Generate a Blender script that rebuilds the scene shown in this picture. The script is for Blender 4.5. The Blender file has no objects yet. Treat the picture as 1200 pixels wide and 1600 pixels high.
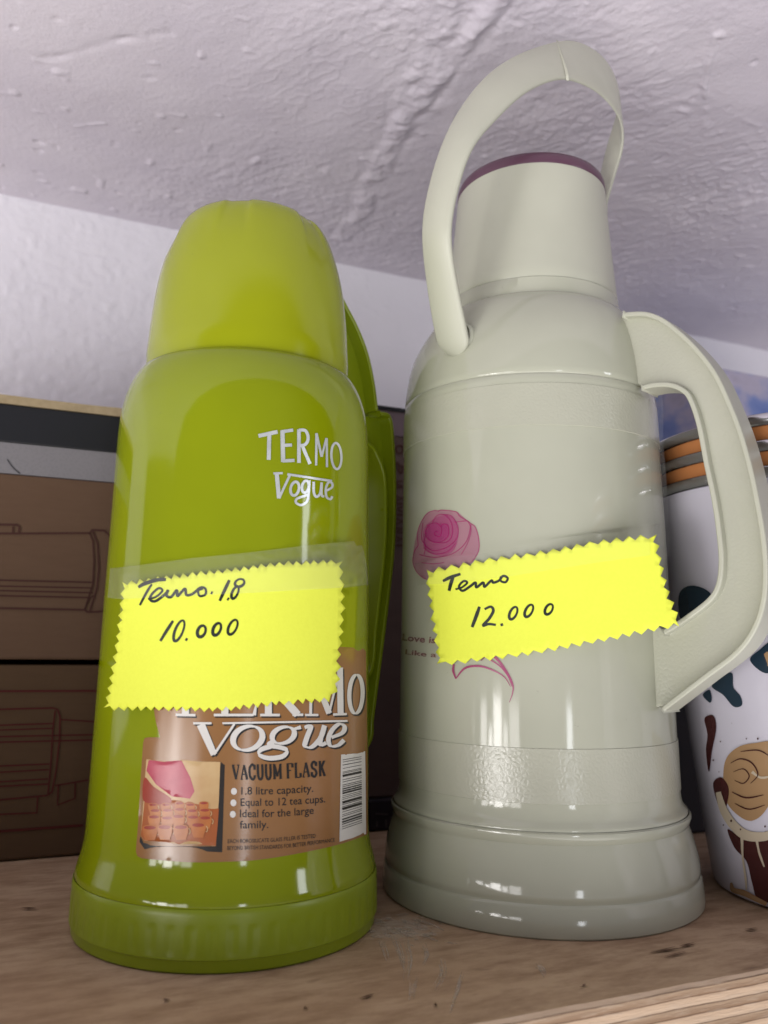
import bpy, bmesh, math, random
import numpy as np
from mathutils import Matrix, Vector
from mathutils.geometry import delaunay_2d_cdt

random.seed(4); np.random.seed(4)
SC = bpy.context.scene
COL = SC.collection

# ------------------------------------------------------------------ camera
FPX, PITCH, ROLL, CAMZ = 1308.0, math.radians(8.8), math.radians(0.8), 0.1235
fw = np.array([0, math.cos(PITCH), math.sin(PITCH)])
u0 = np.array([0, -math.sin(PITCH), math.cos(PITCH)])
r0 = np.array([1.0, 0, 0])
RT = math.cos(ROLL) * r0 + math.sin(ROLL) * u0
UP = -math.sin(ROLL) * r0 + math.cos(ROLL) * u0
CAM = np.array([0, 0, CAMZ])
cd = bpy.data.cameras.new('camera')
cam = bpy.data.objects.new('camera', cd); COL.objects.link(cam); SC.camera = cam
M = Matrix.Identity(4)
for i in range(3):
    M[i][0], M[i][1], M[i][2] = RT[i], UP[i], -fw[i]
    M[i][3] = CAM[i]
cam.matrix_world = M
cd.sensor_fit = 'VERTICAL'; cd.sensor_height = 36; cd.sensor_width = 27
cd.lens = FPX / 1600 * 36
cd.clip_start = 0.01; cd.clip_end = 50
cd.dof.use_dof = True; cd.dof.focus_distance = 0.375; cd.dof.aperture_fstop = 10.0

# ------------------------------------------------------------------ light
w = bpy.data.worlds.new('World'); SC.world = w; w.use_nodes = True
nt = w.node_tree; nt.nodes.clear()
wo = nt.nodes.new('ShaderNodeOutputWorld'); bg = nt.nodes.new('ShaderNodeBackground')
tc = nt.nodes.new('ShaderNodeTexCoord'); sp = nt.nodes.new('ShaderNodeSeparateXYZ')
cr = nt.nodes.new('ShaderNodeValToRGB'); mp = nt.nodes.new('ShaderNodeMapRange')
mp.inputs[1].default_value = -1; mp.inputs[2].default_value = 1
nt.links.new(tc.outputs['Generated'], sp.inputs[0]); nt.links.new(sp.outputs['Z'], mp.inputs[0])
nt.links.new(mp.outputs[0], cr.inputs[0]); dt = nt.nodes.new('ShaderNodeVectorMath'); dt.operation = 'DOT_PRODUCT'; dt.inputs[1].default_value = (-.28, -.96, 0)
mz = nt.nodes.new('ShaderNodeMapRange'); mz.interpolation_type = 'SMOOTHSTEP'
mz.inputs[1].default_value = -.15; mz.inputs[2].default_value = .60; mz.inputs[3].default_value = .10; mz.inputs[4].default_value = 1.0
nt.links.new(tc.outputs['Generated'], dt.inputs[0]); nt.links.new(dt.outputs['Value'], mz.inputs[0])
vm_ = nt.nodes.new('ShaderNodeVectorMath'); vm_.operation = 'SCALE'
nt.links.new(cr.outputs[0], vm_.inputs[0]); nt.links.new(mz.outputs[0], vm_.inputs['Scale'])
nt.links.new(vm_.outputs[0], bg.inputs[0]); nt.links.new(bg.outputs[0], wo.inputs[0])
e = cr.color_ramp.elements
e[0].position = 0.0; e[0].color = (1, .96, .95, 1)
e[1].position = 1.0; e[1].color = (.07, .07, .077, 1)
for p_, c_ in ((.24, (.95, .92, .92, 1)), (.35, (.26, .25, .26, 1)), (.46, (.07, .068, .074, 1)), (.56, (.055, .055, .06, 1))):
    q = e.new(p_); q.color = c_
bg.inputs[1].default_value = 3.3


def lamp(name, loc, target, sx, sy, power, color):
    l = bpy.data.lights.new(name, 'AREA'); l.shape = 'RECTANGLE'; l.size = sx; l.size_y = sy
    l.energy = power; l.color = color
    o = bpy.data.objects.new(name, l); COL.objects.link(o); o.location = loc
    d = Vector(target) - Vector(loc)
    o.rotation_euler = d.to_track_quat('-Z', 'Y').to_euler()
    return o


# daylight through the doorway behind the camera (two leaves) and small far windows
DC, DA = np.array([-1.04, -1.085]), np.array([.804, -.594])      # middle of the doorway, direction across it
for off_, wd_, top_, bot_, rad_ in ((-.46, .17, -.01, -.50, 12), (-.27, .10, -.07, -.42, 20), (-.08, .22, .015, -.52, 20), (.13, .12, -.05, -.40, 13), (.36, .26, 0, -.50, 8)):
    p_ = DC + DA * off_; h_ = top_ - bot_
    lamp('doorway_light', (p_[0], p_[1], (top_ + bot_) / 2), (0, .42, .05), wd_, h_, rad_ * math.pi * wd_ * h_ * .85, (1.0, .97, .95))
lamp('window_light', (0.95, -2.40, -0.30), (0, .42, .15), .22, .50, 4.0, (.92, .95, 1.0))
lamp('window_light', (1.95, -0.55, 0.42), (0.1, .42, .1), .26, .42, 3.4, (.92, .95, 1.0))

SC.view_settings.view_transform = 'Standard'; SC.view_settings.look = 'None'
SC.view_settings.exposure = -0.10; SC.view_settings.gamma = 1.0
SC.view_settings.use_curve_mapping = False
SC.cycles.max_bounces = 8; SC.cycles.transparent_max_bounces = 12


# ------------------------------------------------------------------ helpers
def ray(px, py):
    d = (px - 600) / FPX * RT + (800 - py) / FPX * UP + fw
    return d / np.linalg.norm(d)


TH = math.radians(23.5)
EV = np.array([math.cos(TH), math.sin(TH), 0]); NV = np.array([-math.sin(TH), math.cos(TH), 0])


def obj(name, verts, faces, mat, parent=None, smooth=True, sharp=35):
    me = bpy.data.meshes.new(name)
    me.from_pydata([tuple(map(float, v)) for v in verts], [], faces)
    me.update()
    if smooth:
        me.polygons.foreach_set('use_smooth', [True] * len(me.polygons))
        if sharp: me.set_sharp_from_angle(angle=math.radians(sharp))
    me.materials.append(mat)
    o = bpy.data.objects.new(name, me); COL.objects.link(o)
    if parent: o.parent = parent
    return o


def thing(name, label, cat, loc=(0, 0, 0), rot=0, group=None):
    o = bpy.data.objects.new(name, None); COL.objects.link(o)
    o.location = loc; o.rotation_euler = (0, 0, rot); o.empty_display_size = .02
    return tag(o, label, cat, group)


def tag(o, label, cat, group=None):
    o['label'] = label; o['category'] = cat
    if group: o['group'] = group
    return o


def struct(o): o['kind'] = 'structure'; return o


class MB:
    def __init__(s): s.v = []; s.f = []

    def add(s, v, f):
        n = len(s.v); s.v += [tuple(map(float, q)) for q in v]; s.f += [tuple(i + n for i in g) for g in f]

    def build(s, name, mat, parent=None, base=None, **k):
        v = s.v
        if base is not None: v = [(a - base[0], b - base[1], c - base[2]) for a, b, c in v]
        return obj(name, v, s.f, mat, parent, **k)


def box_vf(x0, x1, y0, y1, z0, z1):
    v = [(x0, y0, z0), (x1, y0, z0), (x1, y1, z0), (x0, y1, z0), (x0, y0, z1), (x1, y0, z1), (x1, y1, z1), (x0, y1, z1)]
    return v, [(0, 3, 2, 1), (4, 5, 6, 7), (0, 1, 5, 4), (1, 2, 6, 5), (2, 3, 7, 6), (3, 0, 4, 7)]


def bevel(o, wd=.001, seg=2):
    m = o.modifiers.new('bevel', 'BEVEL'); m.width = wd; m.segments = seg; m.limit_method = 'ANGLE'
    return o


def smooth_path(P, n=8, closed=False):
    P = np.array(P, float); out = []
    m = len(P); rng = range(m) if closed else range(m - 1)
    for i in rng:
        if closed: a, b, c, d = P[(i - 1) % m], P[i], P[(i + 1) % m], P[(i + 2) % m]
        else: a, b, c, d = P[max(i - 1, 0)], P[i], P[i + 1], P[min(i + 2, m - 1)]
        for t in np.linspace(0, 1, n, endpoint=False):
            out.append(.5 * ((2 * b) + (-a + c) * t + (2 * a - 5 * b + 4 * c - d) * t * t + (-a + 3 * b - 3 * c + d) * t ** 3))
    if not closed: out.append(P[-1])
    return np.array(out)


# ---- materials
def mat(name, color, rough=.5, spec=.5, metal=0, coat=0, **k):
    m = bpy.data.materials.new(name); m.use_nodes = True
    b = m.node_tree.nodes['Principled BSDF']
    b.inputs['Base Color'].default_value = (*color, 1); b.inputs['Roughness'].default_value = rough
    b.inputs['Specular IOR Level'].default_value = spec; b.inputs['Metallic'].default_value = metal
    b.inputs['Coat Weight'].default_value = coat
    for a, v in k.items(): b.inputs[a.replace('_', ' ')].default_value = v
    return m


def N(m, t): return m.node_tree.nodes.new(t)


def noise(m, scale, detail=4, rough=.55, stretch=(1, 1, 1), coord='Object', off=(0, 0, 0)):
    t = N(m, 'ShaderNodeTexCoord'); mpn = N(m, 'ShaderNodeMapping'); n = N(m, 'ShaderNodeTexNoise')
    mpn.inputs['Scale'].default_value = stretch; mpn.inputs['Location'].default_value = off
    n.inputs['Scale'].default_value = scale; n.inputs['Detail'].default_value = detail; n.inputs['Roughness'].default_value = rough
    L = m.node_tree.links
    L.new(t.outputs[coord], mpn.inputs[0]); L.new(mpn.outputs[0], n.inputs['Vector'])
    return n


def ramp(m, src, stops):
    r = N(m, 'ShaderNodeValToRGB'); el = r.color_ramp.elements
    el[0].position, el[1].position = stops[0][0], stops[-1][0]
    el[0].color, el[1].color = (*stops[0][1], 1), (*stops[-1][1], 1)
    for p_, c_ in stops[1:-1]:
        q = el.new(p_); q.color = (*c_, 1)
    m.node_tree.links.new(src, r.inputs[0]); return r


def mix(m, fac, a, b, mode='MIX'):
    x = N(m, 'ShaderNodeMix'); x.data_type = 'RGBA'; x.blend_type = mode
    L = m.node_tree.links
    for s, v in ((x.inputs[0], fac), (x.inputs[6], a), (x.inputs[7], b)):
        if hasattr(v, 'is_output'): L.new(v, s)
        elif isinstance(v, (int, float)): s.default_value = v
        else: s.default_value = (*v, 1)
    return x.outputs[2]


def bump(m, src, strength=.3, dist=.001, chain=None):
    b = N(m, 'ShaderNodeBump'); b.inputs['Strength'].default_value = strength; b.inputs['Distance'].default_value = dist
    L = m.node_tree.links; L.new(src, b.inputs['Height'])
    if chain is not None: L.new(chain, b.inputs['Normal'])
    L.new(b.outputs[0], m.node_tree.nodes['Principled BSDF'].inputs['Normal'])
    return b.outputs[0]


def setc(m, out, inp='Base Color'): m.node_tree.links.new(out, m.node_tree.nodes['Principled BSDF'].inputs[inp])


def plastic(name, color, rough=.14, dirt=(.12, .10, .08), wav=.10):
    m = mat(name, color, rough, .5)
    n = noise(m, 260, 6, .7); r = ramp(m, n.outputs[0], [(.0, (0, 0, 0)), (.685, (0, 0, 0)), (.74, (1, 1, 1))])
    big = noise(m, 18, 3)
    c = mix(m, ramp(m, big.outputs[0], [(.3, (0, 0, 0)), (.7, (1, 1, 1))]).outputs[0], [x * .95 for x in color], [min(1, x * 1.05) for x in color])
    k = N(m, 'ShaderNodeMath'); k.operation = 'MULTIPLY'; k.inputs[1].default_value = .35
    m.node_tree.links.new(r.outputs[0], k.inputs[0])
    setc(m, mix(m, k.outputs[0], c, dirt))
    rr = noise(m, 40, 5, .6); mr = N(m, 'ShaderNodeMapRange'); mr.inputs[3].default_value = rough * .75; mr.inputs[4].default_value = rough * 1.5
    m.node_tree.links.new(rr.outputs[0], mr.inputs[0]); setc(m, mr.outputs[0], 'Roughness')
    bump(m, noise(m, 55, 2, .4).outputs[0], wav * .6, .0006)
    return m


GREEN = plastic('green_plastic', (.235, .285, .002), .075, (.06, .06, .01))
GREEN.node_tree.nodes['Principled BSDF'].inputs['Subsurface Weight'].default_value = .0
GREEN_L = plastic('green_plastic_lid', (.29, .325, .003), .16, (.05, .06, .01))
GREEN_M = plastic('green_plastic_matt', (.235, .30, .005), .28, (.08, .08, .02))
CREAM = plastic('cream_plastic', (.465, .475, .38), .075, (.2, .17, .12))
CREAM_M = plastic('cream_plastic_matt', (.49, .497, .405), .36, (.25, .2, .15))
CREAM_T = plastic('cream_plastic_grained', (.465, .47, .38), .17, (.3, .25, .2))
vo = N(CREAM_T, 'ShaderNodeTexVoronoi'); vo.feature = 'DISTANCE_TO_EDGE'; vo.inputs['Scale'].default_value = 420
tcn = N(CREAM_T, 'ShaderNodeTexCoord'); CREAM_T.node_tree.links.new(tcn.outputs['Object'], vo.inputs['Vector'])
bump(CREAM_T, vo.outputs['Distance'], .22, .0007, bump(CREAM_T, noise(CREAM_T, 900, 3).outputs[0], .12, .0005))
MAUVE = plastic('mauve_plastic', (.105, .045, .075), .3)

# ------------------------------------------------------------------ revolve surfaces
AXG = np.array([-.068, .40]); AXC = np.array([.0818, .4554])


class Lathe:
    def __init__(s, c, prof, dx=None):
        s.c = np.array(c); p = np.array(prof, float) / 1000; s.z, s.r = p[:, 0], p[:, 1]
        s.dx = dx

    def off(s, z): return 0 if s.dx is None else np.interp(z, s.dx[0], s.dx[1])

    def hit(s, px, py, off=0.0):
        d = ray(px, py); z = .2
        for _ in range(12):
            order = np.argsort(s.z)
            r = np.interp(z, s.z[order], s.r[order]) + off
            c = s.c + np.array([s.off(z), 0])
            h = d[:2]; A = h @ h; B = -2 * h @ c; C = c @ c - r * r; D = B * B - 4 * A * C
            if D < 0: t = -B / 2 / A
            else: t = (-B - D ** .5) / 2 / A
            z = CAMZ + t * d[2]
        return CAM + t * d


def lathe_vf(prof, c=(0, 0), seg=160, dx=None, fine=2.0, rmod=None, a0=0.0, a1=2 * math.pi):
    """prof in mm (z, r); long straight spans are subdivided"""
    P = [prof[0]]
    for a, b in zip(prof[:-1], prof[1:]):
        n = max(1, int(math.hypot(b[0] - a[0], b[1] - a[1]) / 6))
        for k in range(1, n + 1): P.append((a[0] + (b[0] - a[0]) * k / n, a[1] + (b[1] - a[1]) * k / n))
    P = np.array(P) / 1000
    full = abs(a1 - a0 - 2 * math.pi) < 1e-6
    A = np.linspace(a0, a1, seg, endpoint=not full)
    v = []; f = []
    for z, r in P:
        o = 0 if dx is None else np.interp(z, dx[0], dx[1])
        for a in A:
            rr = r if rmod is None else r + rmod(z, a, r)
            v.append((c[0] + o + rr * math.cos(a), c[1] + rr * math.sin(a), z))
    m = len(A)
    for i in range(len(P) - 1):
        for j in range(m if full else m - 1):
            k = (j + 1) % m
            f.append((i * m + j, i * m + k, (i + 1) * m + k, (i + 1) * m + j))
    return v, f


def round_prof(pts, rad=1.0):
    """round the corners of a (z, r) profile a little (mm)"""
    pts = [np.array(p, float) for p in pts]; out = [tuple(pts[0])]
    for a, b, c in zip(pts[:-2], pts[1:-1], pts[2:]):
        l1, l2 = np.linalg.norm(a - b), np.linalg.norm(c - b)
        t = min(rad, l1 * .45, l2 * .45)
        p, q = b + (a - b) / max(l1, 1e-9) * t, b + (c - b) / max(l2, 1e-9) * t
        for s in (0, .25, .5, .75, 1): out.append(tuple((1 - s) ** 2 * p + 2 * s * (1 - s) * b + s * s * q))
    out.append(tuple(pts[-1])); return out


# flat planes in the room frame (e along the wall, n into it)
class Plane:
    def __init__(s, n): s.n = n

    def hit(s, px, py, off=0.0):
        d = ray(px, py); k = (s.n - off - CAM @ NV) / (d @ NV); return CAM + k * d


class Sheet:
    """a card bent round a flask: quadratic sag either side of the tangent line facing the lens"""
    def __init__(s, c, r, la, ra, x0=0.0):
        s.c = np.array([c[0], c[1], 0]); v = -np.array([c[0], c[1], 0]); s.v = v / np.linalg.norm(v)
        s.s = np.array([-s.v[1], s.v[0], 0]); s.r, s.la, s.ra, s.x0 = r, la, ra, x0

    def dep(s, x):
        x = x - s.x0
        R = s.la if x < 0 else s.ra
        return s.r - x * x / (2 * R)

    def hit(s, px, py, off=0.0):
        d = ray(px, py); x = 0
        for _ in range(14):
            k = s.dep(x) + off
            t = (s.c @ s.v + k - CAM @ s.v) / (d @ s.v)
            P = CAM + t * d; x = .5 * x + .5 * ((P - s.c) @ s.s)
        return P


def ribbon(mb, surf, pts, wd, off=.0003, n=8, smooth=True, closed=False, nib=None, tr=None):
    """a pen stroke laid on a surface; pts in photo pixels (after tr)"""
    P = np.array([tr(*p) for p in pts] if tr else pts, float)
    P = smooth_path(P, n, closed) if smooth and len(P) > 2 else P
    if smooth is False or len(P) == 2:
        Q = []
        for a, b in zip(P[:-1], P[1:]):
            k = max(1, int(np.linalg.norm(b - a) / 8))
            Q += [a + (b - a) * i / k for i in range(k)]
        P = np.array(Q + [P[-1]])
    if closed: P = np.vstack([P, P[:1]])
    T = np.gradient(P, axis=0); T /= np.linalg.norm(T, axis=1)[:, None] + 1e-9
    Nn = np.stack([-T[:, 1], T[:, 0]], 1)
    m = len(P); s = np.linspace(0, 1, m)
    if nib: wv = nib[0] + (nib[1] - nib[0]) * np.abs(T[:, 0] * math.sin(nib[2]) - T[:, 1] * math.cos(nib[2]))
    elif np.isscalar(wd): wv = np.full(m, wd)
    else: wv = np.interp(s, np.linspace(0, 1, len(wd)), wd)
    v = []
    for p, nn, ww in zip(P, Nn, wv):
        v.append(surf.hit(*(p + nn * ww / 2), off)); v.append(surf.hit(*(p - nn * ww / 2), off))
    mb.add(v, [(2 * i, 2 * i + 1, 2 * i + 3, 2 * i + 2) for i in range(m - 1)])


def fill(mb, surf, poly, off=.0003, step=10, tr=None):
    P = [tr(*p) for p in poly] if tr else list(poly)
    P = [Vector((float(a), float(b))) for a, b in P]
    xs = [p.x for p in P]; ys = [p.y for p in P]; pts = []
    n = len(P)

    def inside(x, y):
        c = False
        for i in range(n):
            a, b = P[i], P[i - 1]
            if (a.y > y) != (b.y > y) and x < (b.x - a.x) * (y - a.y) / (b.y - a.y) + a.x: c = not c
        return c
    x = min(xs) + step / 2
    while x < max(xs):
        y = min(ys) + step / 2
        while y < max(ys):
            if inside(x, y): pts.append(Vector((x, y)))
            y += step
        x += step
    vs, es, fs, *_ = delaunay_2d_cdt(P + pts, [(i, (i + 1) % n) for i in range(n)], [list(range(n))], 1, 1e-5)
    fs = [tuple(f) for f in fs]
    # keep a consistent winding
    out = []
    for f in fs:
        a, b, c = vs[f[0]], vs[f[1]], vs[f[2]]
        out.append(f if (b - a).cross(c - a) < 0 else f[::-1])
    mb.add([surf.hit(p.x, p.y, off) for p in vs], out)


def ell(cx, cy, rx, ry, n=20, rot=0, a0=0, a1=360):
    t = np.radians(np.linspace(a0, a1, n, endpoint=abs(a1 - a0) < 360)); c, s = math.cos(math.radians(rot)), math.sin(math.radians(rot))
    x, y = rx * np.cos(t), ry * np.sin(t)
    return [(cx + a * c - b * s, cy + a * s + b * c) for a, b in zip(x, y)]


def text(mb, surf, body, base, height, off=.0003, tr=None, lean=0.0, bold=0.0, xs=1.0):
    """set words along a baseline of photo pixels; height is the cap height in pixels"""
    cu = bpy.data.curves.new('lettering', 'FONT'); cu.body = body; cu.size = 1; cu.offset = bold; cu.resolution_u = 3
    o = bpy.data.objects.new('lettering', cu); COL.objects.link(o)
    me = bpy.data.meshes.new_from_object(o)
    co = np.array([v.co[:2] for v in me.vertices]); fs = [tuple(p.vertices) for p in me.polygons]
    bpy.data.objects.remove(o); bpy.data.curves.remove(cu); bpy.data.meshes.remove(me)
    x0, x1 = co[:, 0].min(), co[:, 0].max(); cap = .73
    B = np.array([tr(*p) for p in base] if tr else base, float)
    C = smooth_path(B, 16) if len(B) > 2 else np.array([B[0] + (B[1] - B[0]) * t for t in np.linspace(0, 1, 17)])
    s = np.r_[0, np.cumsum(np.linalg.norm(np.diff(C, axis=0), axis=1))]; s = s / s[-1]; v = []
    for x, y in co:
        t = (x - x0) / (x1 - x0)
        p = np.array([np.interp(t, s, C[:, 0]), np.interp(t, s, C[:, 1])])
        h = y / cap * height
        v.append(surf.hit(p[0] + lean * h, p[1] - h, off))
    mb.add(v, fs)


# ================================================================== the setting
ROOM = Matrix.Rotation(TH, 4, 'Z')


def room(o): o.rotation_euler = (0, 0, TH); return o


WALL = .74
CEIL = CAMZ + .3315 * WALL / .66


def val_noise(X, Y, seed):
    rng = np.random.RandomState(seed); G = rng.rand(256, 256)
    xi = np.floor(X).astype(int); yi = np.floor(Y).astype(int); fx = X - xi; fy = Y - yi
    fx = fx * fx * (3 - 2 * fx); fy = fy * fy * (3 - 2 * fy)
    g = lambda a, b: G[a % 256, b % 256]
    return (g(xi, yi) * (1 - fx) + g(xi + 1, yi) * fx) * (1 - fy) + (g(xi, yi + 1) * (1 - fx) + g(xi + 1, yi + 1) * fx) * fy - .5


def fbm(X, Y, s, seed, oc=4, pers=.5):
    h = 0; a = 1
    for k in range(oc):
        h = h + a * val_noise(X * s * 2 ** k, Y * s * 2 ** k, seed + k); a *= pers
    return h


def grid_obj(name, A, B, H, place, m):
    na, nb = A.shape
    V = place(A, B, H).reshape(-1, 3)
    idx = np.arange(na * nb).reshape(na, nb)
    F = np.stack([idx[:-1, :-1], idx[1:, :-1], idx[1:, 1:], idx[:-1, 1:]], -1).reshape(-1, 4)
    me = bpy.data.meshes.new(name)
    me.vertices.add(len(V)); me.vertices.foreach_set('co', V.astype(np.float32).ravel())
    me.loops.add(F.size); me.loops.foreach_set('vertex_index', F.astype(np.int32).ravel())
    me.polygons.add(len(F)); me.polygons.foreach_set('loop_start', np.arange(0, F.size, 4, dtype=np.int32))
    me.polygons.foreach_set('use_smooth', np.ones(len(F), bool))
    me.update(calc_edges=True); me.validate()
    me.materials.append(m)
    o = bpy.data.objects.new(name, me); COL.objects.link(o); return o


def seg_dist(X, Y, pts):
    best = np.full(X.shape, 9.0); along = np.zeros(X.shape)
    acc = 0
    for a, b in zip(pts[:-1], pts[1:]):
        d = np.array(b) - np.array(a); L = np.hypot(*d)
        t = np.clip(((X - a[0]) * d[0] + (Y - a[1]) * d[1]) / L ** 2, 0, 1)
        q = np.hypot(X - a[0] - t * d[0], Y - a[1] - t * d[1])
        along = np.where(q < best, acc + t * L, along); best = np.minimum(best, q); acc += L
    return best, along


PLASTER = mat('lilac_plaster', (.62, .58, .65), .62, .25)
pn = noise(PLASTER, 9, 5)
pc = mix(PLASTER, ramp(PLASTER, pn.outputs[0], [(.3, (0, 0, 0)), (.7, (1, 1, 1))]).outputs[0], (.60, .56, .635), (.68, .64, .70))
sp_ = ramp(PLASTER, noise(PLASTER, 170, 3, .6).outputs[0], [(.0, (0, 0, 0)), (.73, (0, 0, 0)), (.79, (.6, .6, .6))])
setc(PLASTER, mix(PLASTER, sp_.outputs[0], pc, (.30, .25, .25)))
bump(PLASTER, noise(PLASTER, 420, 5, .65).outputs[0], .35, .0012)


def ceil_pt(px, py):
    d = ray(px, py); t = (CEIL - CAMZ) / d[2]; P = CAM + t * d; return (P @ EV, P @ NV)


A, B = np.meshgrid(np.linspace(-.34, .92, 1150), np.linspace(.12, WALL + .004, 580), indexing='ij')
wx = fbm(A, B, 14, 50, 3) * .010; wy = fbm(A, B, 14, 60, 3) * .010
A2, B2 = A + wx, B + wy
H = .0045 * fbm(A, B, 9, 3, 3)
amp = np.clip(.45 + 1.6 * fbm(A, B, 6, 21, 2), .12, 1.2)
rgt = 1 / (1 + np.exp(-(A - .16) / .05))
al_, ac_ = .56 * A2 - .83 * B2, .83 * A2 + .56 * B2
st = fbm(al_ * .33, ac_, 170, 11, 3, .6)
rg = 1 - np.abs(fbm(al_ * .40 + 3, ac_, 130, 15, 3)) * 3.2; H0 = np.clip(rg, 0, 1) ** 3
amp2 = np.clip(.15 + 1.8 * fbm(A, B, 7, 25, 2), 0, 1)          # trowel drags
H += amp * (.0005 + .0006 * rgt) * st + amp2 * (.0002 + .00055 * rgt) * H0
H += .0010 * amp * fbm(A2, B2, 240, 31, 3, .7)
pit = fbm(A2, B2, 75, 77, 2); H += .0016 * np.clip(pit - .42, 0, 1) * 3 - .0016 * np.clip(-pit - .46, 0, 1) * 3
for pts, hgt, wdt, sd in (
    ([(800, -30), (748, 45), (700, 100), (668, 150), (640, 195), (612, 235), (585, 290), (560, 335), (530, 372)], .0027, .011, 5),
    ([(1130, 20), (1108, 100), (1097, 150), (1088, 195)], .0016, .0022, 6),
    ([(1180, 230), (1150, 290), (1070, 330)], .0012, .003, 7),
    ([(640, 180), (655, 120), (690, 60), (700, -10)], .0016, .012, 8),
    ([(70, 85), (170, 60), (260, 52)], -.0010, .003, 9),
    ([(110, 195), (160, 193)], .0014, .0018, 10)):
    C = [ceil_pt(*p) for p in pts]
    q, al = seg_dist(A2, B2, C)
    mod = .55 + 1.5 * fbm(A, B, 60, 90 + sd, 3)
    H += hgt * np.exp(-(q / wdt) ** 2) * np.clip(mod, 0, 1.6)
    H -= .55 * hgt * np.exp(-((q - wdt * .9) / (wdt * .35)) ** 2) * np.clip(mod, 0, 1.2) * (sd in (5, 8))
    H += .45 * hgt * np.exp(-(q / (wdt * 2.2)) ** 2) * fbm(A2, B2, 90, 40 + sd, 3) * (sd in (5, 8))
edge_fall = np.clip((WALL + .004 - B) / .02, 0, 1)
ceiling = grid_obj('ceiling', A, B, H * (.25 + .75 * edge_fall), lambda a, b, h: np.stack([a, b, CEIL - h], -1), PLASTER)
struct(room(ceiling))
v, f = [], []
for x0, x1, y0, y1 in ((-1.2, 1.6, .06, .12), (-1.2, -.34, .12, WALL), (.92, 1.6, .12, WALL)):
    n_ = len(v); v += [(x0, y0, CEIL), (x0, y1, CEIL), (x1, y1, CEIL), (x1, y0, CEIL)]; f.append((n_, n_ + 1, n_ + 2, n_ + 3))
struct(room(obj('ceiling', v, f, PLASTER, smooth=False)))

WALLM = mat('white_wall_paint', (.70, .685, .745), .6, .3)
wn = noise(WALLM, 12, 4)
setc(WALLM, mix(WALLM, wn.outputs[0], (.77, .755, .81), (.84, .825, .875)))
bump(WALLM, noise(WALLM, 300, 5, .6).outputs[0], .25, .001)
A, B = np.meshgrid(np.linspace(-.34, .92, 700), np.linspace(0, CEIL + .004, 280), indexing='ij')
H = .002 * fbm(A, B, 10, 303, 3) + .0011 * np.clip(fbm(A, B, 4, 8, 2) + .3, 0, 1) * np.abs(fbm(A, B, 110, 305, 3)) * 2
H += .0010 * np.clip(fbm(A * .6, B, 140, 311, 2) - .25, 0, 1)
struct(room(grid_obj('back_wall', A, B, H, lambda a, b, h: np.stack([a, WALL - h, b], -1), WALLM)))
v, f = [], []
for x0, x1 in ((-1.2, -.34), (.92, 1.6)):
    n_ = len(v); v += [(x0, WALL, 0), (x1, WALL, 0), (x1, WALL, CEIL), (x0, WALL, CEIL)]; f.append((n_, n_ + 1, n_ + 2, n_ + 3))
struct(room(obj('back_wall', v, f, WALLM, smooth=False)))

# ---- plywood shelf
WOOD = mat('plywood_face', (.30, .19, .115), .62, .25)
g1 = noise(WOOD, 34, 7, .68, (1, 3.2, 1)); g2 = noise(WOOD, 11, 6, .66, (1, 1.5, 1)); g3 = noise(WOOD, 420, 6, .75, (1, 3, 1))
c1 = mix(WOOD, ramp(WOOD, g2.outputs[0], [(.3, (0, 0, 0)), (.7, (1, 1, 1))]).outputs[0], (.40, .262, .165), (.56, .405, .275))
c2 = mix(WOOD, ramp(WOOD, g1.outputs[0], [(.42, (0, 0, 0)), (.66, (1, 1, 1))]).outputs[0], c1, (.32, .205, .128))
c3 = mix(WOOD, ramp(WOOD, g3.outputs[0], [(.60, (0, 0, 0)), (.74, (.6, .6, .6))]).outputs[0], c2, (.15, .095, .06))
st_ = noise(WOOD, 24, 3, .5, (1, 2.6, 1), off=(.03, .2, 0))
c4 = mix(WOOD, ramp(WOOD, st_.outputs[0], [(.66, (0, 0, 0)), (.75, (.75, .75, .75))]).outputs[0], c3, (.10, .05, .03))
# white scuffs beside the flask bases
tcw = N(WOOD, 'ShaderNodeTexCoord')


def scuff(center, rad, prev, stretch, lo=.33):
    vm = N(WOOD, 'ShaderNodeVectorMath'); vm.operation = 'SUBTRACT'; vm.inputs[1].default_value = center
    WOOD.node_tree.links.new(tcw.outputs['Object'], vm.inputs[0])
    ln = N(WOOD, 'ShaderNodeVectorMath'); ln.operation = 'LENGTH'; WOOD.node_tree.links.new(vm.outputs[0], ln.inputs[0])
    mr = N(WOOD, 'ShaderNodeMapRange'); mr.inputs[1].default_value = rad; mr.inputs[2].default_value = rad * .2
    WOOD.node_tree.links.new(ln.outputs['Value'], mr.inputs[0])
    ns = noise(WOOD, 130, 5, .65, stretch)
    mm = N(WOOD, 'ShaderNodeMath'); mm.operation = 'MULTIPLY'
    WOOD.node_tree.links.new(mr.outputs[0], mm.inputs[0]); WOOD.node_tree.links.new(ns.outputs[0], mm.inputs[1])
    rp = ramp(WOOD, mm.outputs[0], [(lo, (0, 0, 0)), (.60, (.62, .62, .62))])
    return mix(WOOD, rp.outputs[0], prev, (.60, .54, .47))


def shelf_pt(px, py):
    d = ray(px, py); t = -CAMZ / d[2]; P = CAM + t * d; return (P @ EV, P @ NV, 0)


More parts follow.
